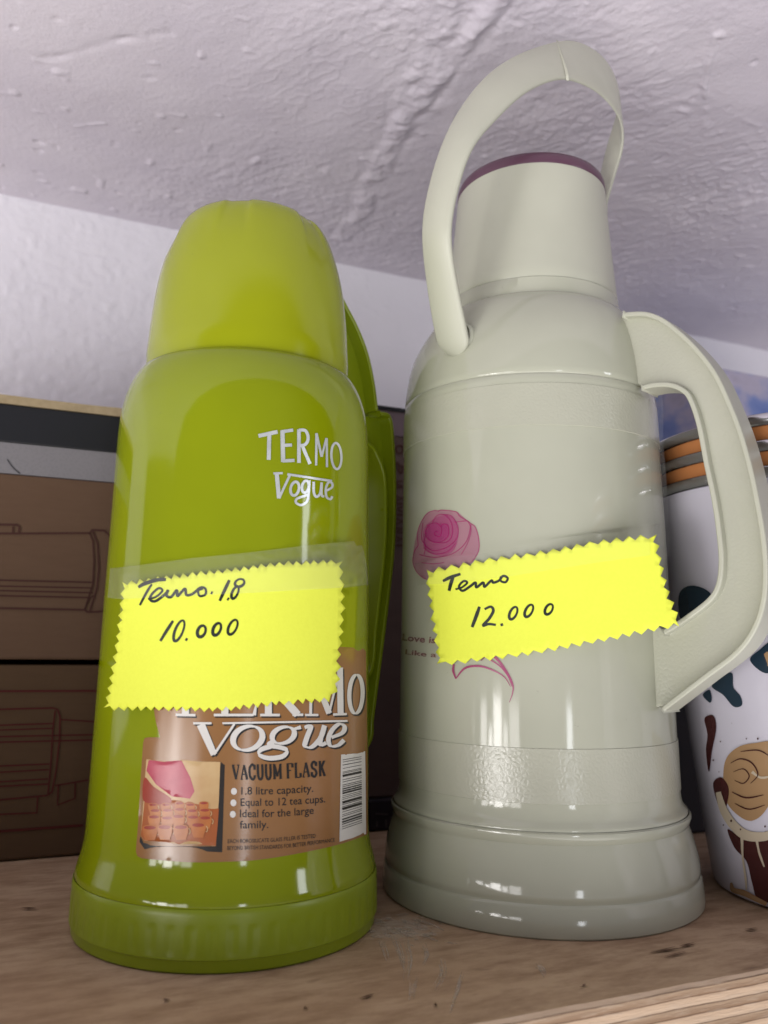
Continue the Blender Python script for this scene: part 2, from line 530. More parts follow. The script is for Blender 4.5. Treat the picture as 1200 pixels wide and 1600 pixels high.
c5 = scuff(shelf_pt(622, 1450), .040, c4, (1.5, 2.5, 1))
setc(WOOD, c5)
bump(WOOD, g1.outputs[0], .25, .0012, bump(WOOD, g3.outputs[0], .3, .0006))
PLY = mat('plywood_edge', (.5, .36, .24), .75, .2)
tcp = N(PLY, 'ShaderNodeTexCoord'); spp = N(PLY, 'ShaderNodeSeparateXYZ'); PLY.node_tree.links.new(tcp.outputs['Object'], spp.inputs[0])
wv = noise(PLY, 22, 4, .6, (1, 1, 3)); ad = N(PLY, 'ShaderNodeMath'); ad.operation = 'MULTIPLY_ADD'; ad.inputs[1].default_value = .0014
PLY.node_tree.links.new(wv.outputs[0], ad.inputs[0]); PLY.node_tree.links.new(spp.outputs['Z'], ad.inputs[2])
ml = N(PLY, 'ShaderNodeMath'); ml.operation = 'MULTIPLY'; ml.inputs[1].default_value = 1 / .0062; PLY.node_tree.links.new(ad.outputs[0], ml.inputs[0])
fr = N(PLY, 'ShaderNodeMath'); fr.operation = 'FRACT'; PLY.node_tree.links.new(ml.outputs[0], fr.inputs[0])
rp = ramp(PLY, fr.outputs[0], [(0, (.66, .49, .35)), (.38, (.60, .43, .30)), (.43, (.16, .095, .06)), (.50, (.34, .22, .14)), (.84, (.44, .31, .21)), (.90, (.13, .08, .05)), (.96, (.66, .49, .35))])
gn = noise(PLY, 240, 4, .65, (.35, 1, 3))
setc(PLY, mix(PLY, ramp(PLY, gn.outputs[0], [(.52, (0, 0, 0)), (.75, (.45, .45, .45))]).outputs[0], rp.outputs[0], (.66, .54, .43)))
bump(PLY, fr.outputs[0], .4, .0008, bump(PLY, gn.outputs[0], .6, .0012))
SE = .258
xs = np.linspace(-.55, .95, 420)
jag = .0006 * val_noise(xs * 160, xs * 0, 5) + .0010 * np.clip(val_noise(xs * 55, xs * 0, 6) - .2, 0, 1) * 3
shelf = thing('shelf', '', 'shelf'); del shelf['label']; del shelf['category']; struct(room(shelf))
mb = MB(); v = []
for x, j in zip(xs, jag): v += [(x, SE + .0014 + j, 0), (x, SE + .01, 0), (x, WALL, 0)]
mb.add(v, [(3 * i + k, 3 * i + 3 + k, 3 * i + 4 + k, 3 * i + 1 + k) for i in range(len(xs) - 1) for k in (0, 1)])
mb.build('shelf_top', WOOD, shelf)
mb = MB(); v = []
for i, (x, j) in enumerate(zip(xs, jag)):
    v += [(x, SE + .0014 + j, 0), (x, SE + j * .5, -.0013)] + [(x, SE + .0007 * val_noise(np.array(x * 90), np.array(k * 1.7), 9), -.0013 - .0045 * k) for k in range(1, 8)]
mb.add(v, [(9 * i + k, 9 * i + k + 1, 9 * i + 10 + k, 9 * i + 9 + k) for i in range(len(xs) - 1) for k in range(8)])
mb.build('shelf_edge', PLY, shelf)
mb = MB(); mb.add([(-.55, SE + .001, -.034), (-.55, WALL, -.034), (.95, WALL, -.034), (.95, SE + .001, -.034)], [(0, 1, 2, 3)])
mb.build('shelf_underside', WOOD, shelf)

# pale scrape marks and dark nicks left on the board
SCUFF = mat('pale_scuff', (.54, .465, .39), .7, .2)
ns_ = noise(SCUFF, 900, 4, .7); al = ramp(SCUFF, ns_.outputs[0], [(.36, (0, 0, 0)), (.62, (.6, .6, .6))])
tp = N(SCUFF, 'ShaderNodeBsdfTransparent'); ms = N(SCUFF, 'ShaderNodeMixShader')
SCUFF.node_tree.links.new(al.outputs[0], ms.inputs[0]); SCUFF.node_tree.links.new(tp.outputs[0], ms.inputs[1])
SCUFF.node_tree.links.new(SCUFF.node_tree.nodes['Principled BSDF'].outputs[0], ms.inputs[2]); SCUFF.node_tree.links.new(ms.outputs[0], SCUFF.node_tree.nodes['Material Output'].inputs[0])
NICK = mat('dark_nick', (.12, .072, .048), .8, .1)


class Flat:
    def hit(s, px, py, off=0.0):
        d = ray(px, py); return CAM + d * ((off - CAMZ) / d[2])


rs = random.Random(8)
mb = MB()
for i in range(46):
    x = rs.gauss(628, 30); y = 1446 + (x - 610) * .10 + rs.gauss(0, 11); l = rs.uniform(5, 26); a_ = rs.uniform(-.1, .5)
    ribbon(mb, Flat(), [(x, y), (x + l * .5, y + l * .5 * a_ + rs.uniform(-2, 2)), (x + l, y + l * a_)], [.8, rs.uniform(2, 7), .8], .0003 + i * .000003, n=3)
for x0, y0, x1, y1, x2, y2 in ((612, 1462, 622, 1490, 630, 1516), (634, 1470, 640, 1500, 636, 1528), (690, 1500, 692, 1520, 680, 1545), (722, 1520, 716, 1545, 704, 1580), (664, 1478, 668, 1492, 662, 1508), (648, 1530, 645, 1545, 643, 1560), (596, 1470, 604, 1488, 606, 1500), (840, 1508, 848, 1514, 852, 1522)):
    for k in range(5):
        o_ = rs.gauss(0, 3.5); ribbon(mb, Flat(), [(x0 + o_, y0 + rs.uniform(-6, 6)), (x1 + o_ + rs.gauss(0, 1.5), y1), (x2 + o_ * .6, y2 + rs.uniform(-6, 6))], [.5, rs.uniform(1.2, 3.6), .5], .00045 + k * .000004, n=4)
part = mb.build('scuff_marks', SCUFF, None, smooth=False); part.parent = shelf; part.matrix_parent_inverse = Matrix.Rotation(-TH, 4, 'Z')
mb = MB()
for x, y, l, a_ in ((1010, 1486, 60, -.12), (1035, 1494, 38, -.2), (1058, 1478, 30, -.18), (560, 1560, 26, -.3), (30, 1418, 30, .02), (905, 1540, 14, -.2), (1160, 1452, 26, -.1), (470, 1572, 12, .2), (250, 1560, 18, .1), (676, 1566, 9, .5)):
    for k in range(2):
        ribbon(mb, Flat(), [(x + rs.uniform(0, 8), y + k * 2.4), (x + l * .5, y + l * .5 * a_ + k * 2), (x + l * rs.uniform(.7, 1), y + l * a_ + k * 2)], [.2, rs.uniform(.8, 2.6), .3], .0006, n=3)
part = mb.build('dark_nicks', NICK, None, smooth=False); part.parent = shelf; part.matrix_parent_inverse = Matrix.Rotation(-TH, 4, 'Z')

# ================================================================== cartons at the back
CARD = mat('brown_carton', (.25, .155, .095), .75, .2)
cn = noise(CARD, 60, 5, .6, (1, 1, 4)); setc(CARD, mix(CARD, cn.outputs[0], (.125, .073, .045), (.155, .094, .059)))  # darker than real kraft: shade at the back of the shelf put into the colour
CARD2 = mat('brown_carton_shaded', (.20, .125, .07), .8, .2)
cn = noise(CARD2, 60, 5, .6, (1, 1, 4)); setc(CARD2, mix(CARD2, cn.outputs[0], (.095, .056, .031), (.122, .074, .041)))  # lowest box darker still, its deeper shade carried by the board colour
INK = mat('dark_brown_ink', (.075, .032, .025), .7, .2)
RED = mat('red_ink', (.095, .018, .016), .7, .2)
BLACKP = mat('black_print', (.012, .013, .017), .45, .4)
TAN = mat('tan_board_edge', (.42, .33, .20), .8, .2)
tn = noise(TAN, 300, 4); setc(TAN, mix(TAN, tn.outputs[0], (.30, .23, .13), (.52, .42, .27)))
GREYP = mat('grey_dotted_print', (.26, .245, .26), .6, .3)
ck = N(GREYP, 'ShaderNodeTexVoronoi'); ck.inputs['Scale'].default_value = 620
tg = N(GREYP, 'ShaderNodeTexCoord'); GREYP.node_tree.links.new(tg.outputs['Object'], ck.inputs['Vector'])
gr_ = ramp(GREYP, ck.outputs['Distance'], [(.25, (.235, .225, .24)), (.55, (.252, .242, .257))]); setc(GREYP, gr_.outputs[0])
PURP = mat('purple_grey_print', (.20, .15, .17), .7, .2)
UMB = mat('brown_purple_carton', (.17, .115, .10), .75, .2)
cn = noise(UMB, 40, 4, .6, (1, 1, 3)); setc(UMB, mix(UMB, cn.outputs[0], (.10, .068, .062), (.145, .10, .09)))
FN = .53


def carton(name, label, m, e0, e1, n0, n1, z0, z1, group=None):
    o = thing(name, label, 'box', tuple(e0 * EV + n0 * NV + np.array([0, 0, z0])), TH, group)
    b = obj('carton_body', *box_vf(0, e1 - e0, 0, n1 - n0, 0, z1 - z0), m, o, smooth=False)
    bevel(b, .0015, 2); return o


def on(o, mb, name, m):
    """attach a world-space mesh builder as a part of thing o"""
    bpy.context.view_layer.update()
    W = o.matrix_world.inverted()
    return obj(name, [W @ Vector(v) for v in mb.v], mb.f, m, o, smooth=True)


def part_of(p, mb, name, m):
    return on(p, mb, name, m)


GB = 'cartons stacked behind the flasks'
zl = lambda x, y: (x * .25, 600 + y * .25)
zm = lambda x, y: (x * .25, 980 + y * .25)
PF = Plane(FN)
low = carton('cardboard_box', 'brown carton darkened for shade, with red line drawings, lowest of the stack behind green flask', CARD2, -.16, .185, FN, .73, 0.0005, .1075, GB)
mb = MB()
for p, wd in (([(-60, 400), (600, 398)], 3.2), ([(-60, 515), (330, 505), (360, 515), (375, 560), (372, 700), (350, 900), (325, 1030), (290, 1052), (-60, 1085)], 2.6),
              ([(-60, 615), (330, 602)], 2.4), ([(-60, 645), (330, 632)], 2.0), ([(-60, 685), (580, 672)], 2.4), ([(-60, 720), (578, 705)], 2.4),
              ([(-60, 870), (310, 855)], 2.4), ([(-60, 910), (305, 890)], 2.2), ([(-60, 970), (300, 948)], 2.2), ([(-60, 998), (300, 980)], 2.4),
              ([(345, 520), (330, 640), (318, 850), (300, 1040)], 2.4), ([(380, 578), (590, 590)], 2.2), ([(345, 990), (550, 955)], 2.4),
              ([(365, 985), (358, 1112), (468, 1070), (470, 975)], 2.2), ([(235, 1062), (230, 1160), (-60, 1172)], 2.4), ([(-60, 1280), (520, 1238)], 4.0)):
    ribbon(mb, PF, p, wd, .0006, smooth=False, tr=zm)
on(low, mb, 'line_drawing', RED)
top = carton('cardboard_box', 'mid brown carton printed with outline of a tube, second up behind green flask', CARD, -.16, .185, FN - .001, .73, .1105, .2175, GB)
mb = MB(); PF2 = Plane(FN - .001)
for p, wd in (([(-60, 935), (560, 932), (575, 912), (650, 916), (685, 945), (690, 980)], 3.2), ([(-60, 878), (105, 880), (122, 892), (118, 930)], 3.4), ([(82, 890), (80, 930)], 3.0),
              ([(560, 932), (580, 980), (588, 1100), (580, 1250), (530, 1410)], 2.6), ([(580, 920), (610, 1000), (618, 1150), (605, 1280), (560, 1420)], 2.6),
              ([(-60, 1225), (580, 1240)], 2.6), ([(-60, 1262), (580, 1275)], 2.4), ([(-60, 1290), (580, 1305)], 2.4), ([(-60, 1322), (560, 1335)], 2.6),
              ([(-60, 1400), (530, 1412), (545, 1425), (640, 1422), (655, 1400), (668, 1250), (688, 980)], 3.2), ([(528, 1408), (560, 1340), (590, 1320)], 2.4)):
    ribbon(mb, PF2, p, wd, .0006, smooth=False, tr=zl)
on(top, mb, 'line_drawing', INK)
tb = thing('cardboard_box', 'black and grey printed box with tan lid edge, topmost of the left stack', 'box', tuple(-.16 * EV + (FN + .001) * NV + np.array([0, 0, .218])), TH, GB)
b = obj('carton_body', *box_vf(0, .37, 0, .115, 0, .0185), GREYP, tb, smooth=False)
b = obj('black_band', *box_vf(-.0005, .3705, -.0008, .1155, .0186, .0415), BLACKP, tb, smooth=False); bevel(b, .0008)
lidp = MB(); lx = np.linspace(-.001, .371, 60)
v = []
for x in lx:
    wv_ = .0007 * val_noise(np.array(x * 90), np.array(.3), 4)
    v += [(x, -.0016, .0416), (x, -.0016, .0468 + wv_), (x, .116, .0468 + wv_), (x, .116, .0416)]
lidp.add(v, [(4 * i + k, 4 * i + 4 + k, 4 * i + 4 + (k + 1) % 4, 4 * i + (k + 1) % 4) for i in range(59) for k in range(4)] + [(0, 1, 2, 3), (4 * 59 + 3, 4 * 59 + 2, 4 * 59 + 1, 4 * 59)])
lidp.build('lid_edge', TAN, tb, smooth=False)
mb = MB(); ribbon(mb, Plane(FN + .001), [(45, 470), (80, 520), (125, 560)], 1.4, .0004, tr=zl); on(tb, mb, 'scratch', BLACKP)

mid = carton('cardboard_box', 'tall brown purple carton glimpsed in the gap between the two flasks', UMB, .205, .40, FN + .002, .640, .0205, .286, GB)
mb = MB(); mb.add(*box_vf(-.0006, .1956, -.0008, .1, .2485, .2662)); mb.build('purple_band', PURP, mid, smooth=False)
mb = MB(); mb.add(*box_vf(-.002, .197, -.0022, .111, .2663, .2688)); mb.build('lid_edge', BLACKP, mid, smooth=False)
mb = MB(); PM = Plane(FN + .002)
# vertical lettering, too dim in the photograph to be read letter by letter
gx = lambda x, y: (560 + x / 6.4, 610 + y / 6.4)
for p in ([(395, 555), (375, 590), (395, 625), (430, 625), (445, 585), (425, 555)], ):
    ribbon(mb, PM, p, 3.0, .0006, closed=True, tr=gx)
for p in ([(370, 800), (365, 745), (385, 725), (405, 745), (405, 800), (425, 830), (440, 800), (437, 745)], [(375, 915), (440, 905)], [(375, 975), (440, 965)], [(375, 935), (440, 960)],
          [(375, 1060), (440, 1080), (375, 1105)], [(375, 1135), (440, 1135)], [(440, 1165), (375, 1185), (440, 1215)], [(378, 1245), (440, 1245)],
          [(375, 1280), (440, 1310), (375, 1340)], [(375, 1380), (440, 1375), (375, 1425), (440, 1420)], [(375, 1465), (440, 1485), (375, 1510)], [(375, 1550), (440, 1550)]):
    ribbon(mb, PM, p, 3.0, .0006, smooth=len(p) > 4, tr=gx)
on(mid, mb, 'lettering', INK)
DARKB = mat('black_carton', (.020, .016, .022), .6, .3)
small = carton('cardboard_box', 'small black box low in the gap under the tall carton', DARKB, .200, .42, FN - .002, .62, .0005, .0203, GB)
mb = MB()
for p in ([(30, 170), (80, 172)], [(35, 195), (35, 215)], [(70, 190), (72, 220)], [(20, 240), (85, 236)]):
    ribbon(mb, Plane(FN - .002), p, 2.5, .0005, smooth=False, tr=lambda x, y: (575 + x * .4, 1195 + y * .45))
on(small, mb, 'printing', mat('faint_print', (.06, .05, .06), .6))

SKYP = mat('sky_print', (.1, .2, .5), .5, .4)
sn = noise(SKYP, 13, 4, .5, (1, 1, 1.6), off=(.2, 0, .31))
setc(SKYP, ramp(SKYP, sn.outputs[0], [(.36, (.10, .16, .42)), (.47, (.17, .23, .48)), (.56, (.42, .39, .50)), (.68, (.30, .27, .33))]).outputs[0])
skyb = carton('printed_box', 'carton printed with blue sky and clouds by the wall at upper right', SKYP, .574, .80, .55, .73, .0005, .374)

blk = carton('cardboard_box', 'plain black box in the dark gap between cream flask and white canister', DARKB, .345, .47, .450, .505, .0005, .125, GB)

# ================================================================== nested canisters at right
WHITE = plastic('white_enamel', (.60, .58, .66), .16)
ORANGE = plastic('orange_enamel', (.48, .19, .065), .2)
STEEL = mat('steel_rim', (.62, .62, .66), .16, .5, 1.0)
SPLA = mat('maroon_print', (.055, .012, .012), .25)
SPLB = mat('tan_print', (.36, .22, .11), .25)
SPLC = mat('teal_print', (.012, .03, .05), .25)
SPLD = mat('cream_print', (.52, .44, .33), .25)
KC = (.2400, .4540)


def canister(c, zb, rb, rt, h, m, label, rim=.0032, seg=120):
    t = thing('canister', label, 'canister', (c[0], c[1], zb), 0, 'nested canisters')
    hb = h * 1000
    slope = (rt - rb) / h
    pr = [(0, 2), (0, rb * 1000 - 2), (.8, rb * 1000 - .6), (2.2, rb * 1000)] + [(hb * k / 10, (rb + slope * h * k / 10) * 1000) for k in range(1, 11)] + \
         [(hb, rt * 1000 - 1.2), (hb - 9, rt * 1000 - 2.6)]
    if m is ORANGE: pr += [(hb - 30, rt * 1000 - 7), (hb - 30, 1)]
    v_, f_ = lathe_vf(pr, seg=seg); obj('canister_body', v_, f_, m, t)
    rr = rim * 1000
    tor = [(hb + rr * math.sin(a), rt * 1000 + .3 + rr * .75 * math.cos(a)) for a in np.linspace(-math.pi, math.pi, 13)]
    v_, f_ = lathe_vf(tor, seg=seg); obj('rim', v_, f_, STEEL, t)
    return t


def nest(c, rb, rt, h, labs):
    out = []
    for k in range(3):
        out.append(canister(c, .0005 + .0122 * k + .0004 * k, rb - .0022 * 0, rt + (0 if k == 0 else -.0001 * k), h, WHITE if k == 0 else ORANGE, labs[k]))
    return out


LA = ['white canister with dark splash prints, lowest and outermost of the stack beside cream flask',
      'orange canister nested in the white one beside cream flask, middle rim of its stack',
      'orange canister with the topmost rim of the stack behind the cream side handle']
LB = ['white canister cut by the right picture edge, outermost of the nearer stack',
      'orange canister at right picture edge, middle rim of the nearer stack',
      'orange canister at right picture edge, topmost rim of the nearer stack']
RBA, RTA, HA = .064, .089, .205
na = nest(KC, RBA, RTA, HA, LA)
KB = (.2725, .3100)
nb = nest(KB, .054, .080, .193, LB)
SA = Lathe(KC, [(0, RBA * 1000), (HA * 1000, RTA * 1000)])
zs = lambda x, y: (960 + x * .2, 840 + y * .2)
zt = lambda x, y: (1040 + x * .225, 1080 + y * .225)
mb = MB()
fill(mb, SA, smooth_path([(500, 470), (540, 395), (620, 375), (720, 410), (770, 470), (760, 560), (640, 640), (520, 640)], 6, True), .0004, 8, zs)
on(na[0], mb, 'splash_print', SPLC)
mb = MB()
fill(mb, SA, smooth_path([(760, 1160), (850, 1080), (920, 1060), (930, 1170), (985, 1240), (995, 1310), (930, 1320), (850, 1230)], 6, True), .0004, 6, zs)
on(na[0], mb, 'splash_print', SPLC)
mb = MB()
fill(mb, SA, smooth_path([(690, 1230), (740, 1190), (760, 1250), (745, 1290)], 6, True), .0004, 5, zs)
on(na[0], mb, 'splash_print', SPLC)
mb = MB()
fill(mb, SA, smooth_path([(1060, 960), (1130, 880), (1260, 800), (1300, 1000), (1180, 1060)], 6, True), .0004, 6, zs)
on(na[0], mb, 'splash_print', SPLC)
mb = MB()
fill(mb, SA, smooth_path([(430, 960), (520, 1010), (620, 1000), (760, 1000), (760, 1430), (640, 1440), (600, 1330), (560, 1180), (480, 1090)], 6, True), .0004, 8, zt)
on(na[0], mb, 'splash_print', SPLA)
mb = MB()
fill(mb, SA, smooth_path([(270, 190), (330, 170), (350, 260), (320, 420), (300, 560), (280, 420), (290, 300)], 6, True), .0005, 6, zt)
on(na[0], mb, 'splash_print', SPLA)
mb = MB()
fill(mb, SA, smooth_path([(330, 640), (390, 600), (440, 690), (400, 860), (360, 780)], 6, True), .0005, 6, zt)
on(na[0], mb, 'splash_print', SPLA)
mb = MB()
fill(mb, SA, smooth_path([(420, 470), (500, 390), (620, 360), (760, 370), (780, 620), (700, 820), (600, 900), (500, 860), (420, 760), (400, 600)], 6, True), .00045, 8, zt)
on(na[0], mb, 'splash_print', SPLB)
mb = MB()
ribbon(mb, SA, [(455, 1330), (470, 1380), (540, 1400), (620, 1440), (700, 1480)], [3, 8, 9, 8, 6], .0006, tr=zt)
on(na[0], mb, 'splash_print', SPLB)
mb = MB()
ribbon(mb, SA, [(1180, 900), (1240, 980), (1250, 1060)], [6, 20, 10], .0005, tr=zs)
on(na[0], mb, 'splash_print', SPLB)
mb = MB()
for p, wd in (([(450, 500), (520, 470), (600, 500), (640, 580), (590, 640)], 2.2), ([(470, 560), (540, 540), (580, 590), (540, 640), (480, 620)], 1.8), ([(520, 420), (640, 410), (720, 450)], 2.0),
              ([(460, 700), (560, 740), (680, 720)], 2.4), ([(480, 780), (580, 820), (690, 790)], 2.0)):
    ribbon(mb, SA, p, [wd * .4, wd, wd, wd * .4], .0008, tr=zt)
for x_, y_, r_ in ((455, 900, 7), (520, 960, 5), (400, 930, 4), (640, 330, 6), (330, 480, 5), (370, 560, 3), (690, 940, 6), (380, 350, 4), (560, 330, 4)):
    fill(mb, SA, ell(x_, y_, r_, r_ * 1.3, 10), .0008, 3, zt)
on(na[0], mb, 'splash_lines', SPLA)
mb = MB()
ribbon(mb, SA, [(365, 700), (400, 820), (470, 930), (560, 1000), (680, 1010), (760, 980)], [8, 12, 14, 16, 14, 12], .0007, tr=zt)
for p in ([(530, 1010), (535, 1150), (555, 1300), (560, 1380)], [(630, 1020), (650, 1120), (685, 1220)], [(600, 560), (660, 600), (740, 590)]):
    ribbon(mb, SA, p, [5, 3, 3.6, 2], .0007, tr=zt)
on(na[0], mb, 'splash_print', SPLD)

# ================================================================== green flask
GP = [(0, 2), (0, 65.2), (.8, 66.2), (5.0, 66.6), (5.4, 67.3), (20.5, 66.9), (22.6, 66.6), (23.0, 65.9), (23.5, 65.9), (24.0, 66.3), (26.5, 65.7), (30, 64.7), (34, 63.7), (38, 63.1), (44, 62.8), (55, 62.6),
      (100, 61.9), (140, 61.3), (180, 60.5), (205, 60.1), (216, 59.9), (224, 59.5), (230, 58.7), (235, 57.7), (240, 56.1), (244, 54.4), (247, 52.7), (249.2, 51.0), (249.6, 50.2), (249.2, 47.5), (245, 46)]
green = thing('vacuum_flask', 'lime green vacuum flask with brown paper label and dome shaped cup lid', 'flask', (AXG[0], AXG[1], 0))
k0 = [i for i, p in enumerate(GP) if p[0] == 23.0 and p[1] == 65.9][0]


def ribs(z, a, r):
    if .0062 < z < .0175:
        s = math.sin(a * 54); e_ = min(1, (z - .0062) / .0015, (.0175 - z) / .0015)
        return -.00022 * e_ * (1 if s > .25 else 0)
    return 0


basep = [(0, 2)] + [(0, 65.2), (.8, 66.2), (5.0, 66.6), (5.4, 67.3)] + [(z, 67.3 - .4 * (z - 5.4) / 15) for z in (6.0, 6.4, 7.6, 9, 12, 15, 16, 17.3, 17.7)] + [(20.5, 66.9), (22.5, 66.7), (23.0, 66.45)]
v, f = lathe_vf(basep, seg=432, rmod=ribs); obj('base_ring', v, f, GREEN_M, green, sharp=28)
bodyp = [(22.6, 64)] + [(23.05, 66.25), (24.0, 66.3)] + [p for p in GP if p[0] >= 26.5][:]
v, f = lathe_vf(bodyp, seg=200); obj('flask_body', v, f, GREEN, green, sharp=50)
capp = [(248.6, 47.5), (248.9, 49.0), (250, 49.15), (256, 49.1), (257.3, 49.25), (262, 48.95), (272, 48.3), (280, 47.6), (287, 46.9), (294, 46.0), (300, 44.9), (306, 43.5), (311, 42.1), (316, 40.5), (320, 39.0), (323.5, 37.3), (326.3, 35.4), (328.2, 33.6), (329.2, 32.0), (329.6, 30), (329.0, 28.4), (326.5, 27.4), (326, 25), (326, 1)]


def scal(z, a, r):
    if z > .306 and r > .027:
        k = min(1, (z - .306) / .018)
        s = math.cos(6 * (a + .60))
        return -.0016 * k * (1 / (1 + math.exp(-(s - .55) * 14)))
    return 0


v, f = lathe_vf(capp, seg=264, rmod=scal); obj('cup_lid', v, f, GREEN_L, green, sharp=50)

# side handle seen behind: a flanged loop in a vertical plane at the back right
HB = math.radians(50); hd = np.array([math.cos(HB), math.sin(HB), 0]); hn = np.array([-hd[1], hd[0], 0])
AG3 = np.array([AXG[0], AXG[1], 0])


def plane_pt(px, py, A3, d2, n2, off):
    """photo pixel onto a vertical plane through the axis A3 -> (radius, height)"""
    d = ray(px, py); t = ((A3 + off * n2 - CAM) @ n2) / (d @ n2); P = CAM + t * d
    return ((P - A3) @ d2, P[2])


def flange(mb, path, A3, d2, n2, w0, w1, th):
    """strip of thickness th swept along (radius, height) path, spanning w0..w1 across the plane"""
    P = np.array(path); T = np.gradient(P, axis=0); T /= np.linalg.norm(T, axis=1)[:, None]; Nn = np.stack([-T[:, 1], T[:, 0]], 1)
    v = []
    for p, n_ in zip(P, Nn):
        for s, wq in ((-.5, w0), (.5, w0), (.5, w1), (-.5, w1)):
            q = p + n_ * th * s; v.append(A3 + d2 * q[0] + n2 * wq + np.array([0, 0, q[1]]))
    m = len(P)
    f = [(4 * i + k, 4 * i + 4 + k, 4 * i + 4 + (k + 1) % 4, 4 * i + (k + 1) % 4) for i in range(m - 1) for k in range(4)] + [(3, 2, 1, 0), tuple(4 * (m - 1) + k for k in range(4))]
    mb.add(v, f)


def slab(mb, outline, A3, d2, n2, w0, w1):
    P = [Vector((float(a) * 1000, float(b) * 1000)) for a, b in outline]; n = len(P)
    vs, es, fs, *_ = delaunay_2d_cdt(P, [(i, (i + 1) % n) for i in range(n)], [list(range(n))], 1, 1e-6)
    vs = [(p.x / 1000, p.y / 1000) for p in vs]; m = len(vs)
    v = [A3 + d2 * a + n2 * w0 + np.array([0, 0, b]) for a, b in vs] + [A3 + d2 * a + n2 * w1 + np.array([0, 0, b]) for a, b in vs]
    F = []
    from collections import Counter
    cnt = Counter()
    for t in fs:
        for i in range(len(t)): cnt[tuple(sorted((t[i], t[(i + 1) % len(t)])))] += 1
        F.append(tuple(t)); F.append(tuple(i + m for i in t[::-1]))
    for t in fs:
        for i in range(len(t)):
            a, b = t[i], t[(i + 1) % len(t)]
            if cnt[tuple(sorted((a, b)))] == 1: F.append((b, a, a + m, b + m))
    mb.add(v, F)


pg = lambda q: plane_pt(*q, AG3, hd, hn, -.0095)
fin = [pg(q) for q in [(544, 481), (560, 512), (575, 551), (585, 596), (591, 642)]]
loop_o = [pg(q) for q in [(592, 646), (609, 652), (614, 690), (617, 760), (615, 850), (608, 920), (600, 985), (590, 1062), (582, 1122), (577, 1160)]]
loop_i = [pg(q) for q in [(577, 694), (591, 712), (602, 745), (604, 800), (602, 860), (595, 925), (588, 985), (580, 1050)]]
mb = MB()
fin_path = smooth_path([(.049, fin[0][1] + .012)] + fin, 8)
flange(mb, fin_path, AG3, hd, hn, -.009, .009, .0022)
lo = smooth_path(loop_o + [(.066, loop_o[-1][1] - .012)], 8); flange(mb, lo, AG3, hd, hn, -.010, .010, .0024)
li = smooth_path([(.056, loop_i[0][1] + .004)] + loop_i + [(.064, loop_i[-1][1] - .012)], 8); flange(mb, li, AG3, hd, hn, -.0095, .0095, .0022)
o = mb.build('side_handle', GREEN_M, green, (AXG[0], AXG[1], 0)); bevel(o, .0006, 2)
mb = MB()
slab(mb, [tuple(p) for p in smooth_path([(.048, fin[0][1] + .010)] + fin, 4)] + [(.056, loop_i[0][1] + .012), (.050, .240)], AG3, hd, hn, -.0012, .0012)
slab(mb, [tuple(p) for p in lo[::3]] + [tuple(p) for p in li[::-3]], AG3, hd, hn, -.0018, .0018)
mb.build('handle_web', GREEN_M, green, (AXG[0], AXG[1], 0), smooth=False)

SG = Lathe(AXG, [p for p in GP if p[0] > 22 and p[0] < 249.3])
# ---- silver logo on the upper body
SILVER = mat('silver_foil', (.70, .73, .72), .25, .6, .35)
sn2 = noise(SILVER, 160, 4); setc(SILVER, mix(SILVER, sn2.outputs[0], (.45, .47, .50), (.90, .95, .93)))
z4 = lambda x, y: (380 + x * .21667, 640 + y * .21667)
mb = MB()
R = lambda p, wd, **k: ribbon(mb, SG, p, wd, .00025, tr=z4, **k)
R([(110, 190), (248, 160)], 6.0); R([(188, 178), (184, 362)], 6.2)
R([(283, 150), (288, 378)], 6.6); R([(275, 160), (360, 147)], 5); R([(285, 258), (352, 255)], 5); R([(285, 370), (370, 366)], 5)
R([(402, 143), (402, 384)], 5.6); R([(400, 148), (445, 150), (466, 185), (464, 228), (440, 255), (402, 258)], 4.8); R([(425, 258), (482, 392)], 5.2)
R([(528, 170), (526, 402)], 3.6); R([(528, 172), (566, 340)], 3.8, smooth=False); R([(566, 340), (600, 205)], 3.2, smooth=False); R([(602, 205), (604, 415)], 3.4)
R(ell(672, 335, 36, 94, 24, -3), 3.6, closed=True)
R([(218, 460), (285, 458)], 3.4); R([(242, 462), (258, 640)], 6.4); R([(258, 640), (338, 470)], 3.8, smooth=False); R([(318, 466), (640, 515)], 3.6)
R(ell(372, 570, 30, 50, 20, 12), 4.2, closed=True)
R(ell(448, 556, 24, 44, 20, 10), 4.0, closed=True); R([(478, 510), (472, 600), (460, 660), (420, 688), (382, 672), (385, 645), (425, 628), (470, 612)], 3.8)
R([(508, 520), (510, 600), (530, 628), (556, 600), (566, 525)], 4.0); R([(566, 525), (566, 615), (585, 625)], 3.6)
R([(598, 585), (640, 560), (640, 530), (615, 525), (596, 570), (602, 630), (630, 645), (642, 625)], 3.6)
on(green, mb, 'logo', SILVER)

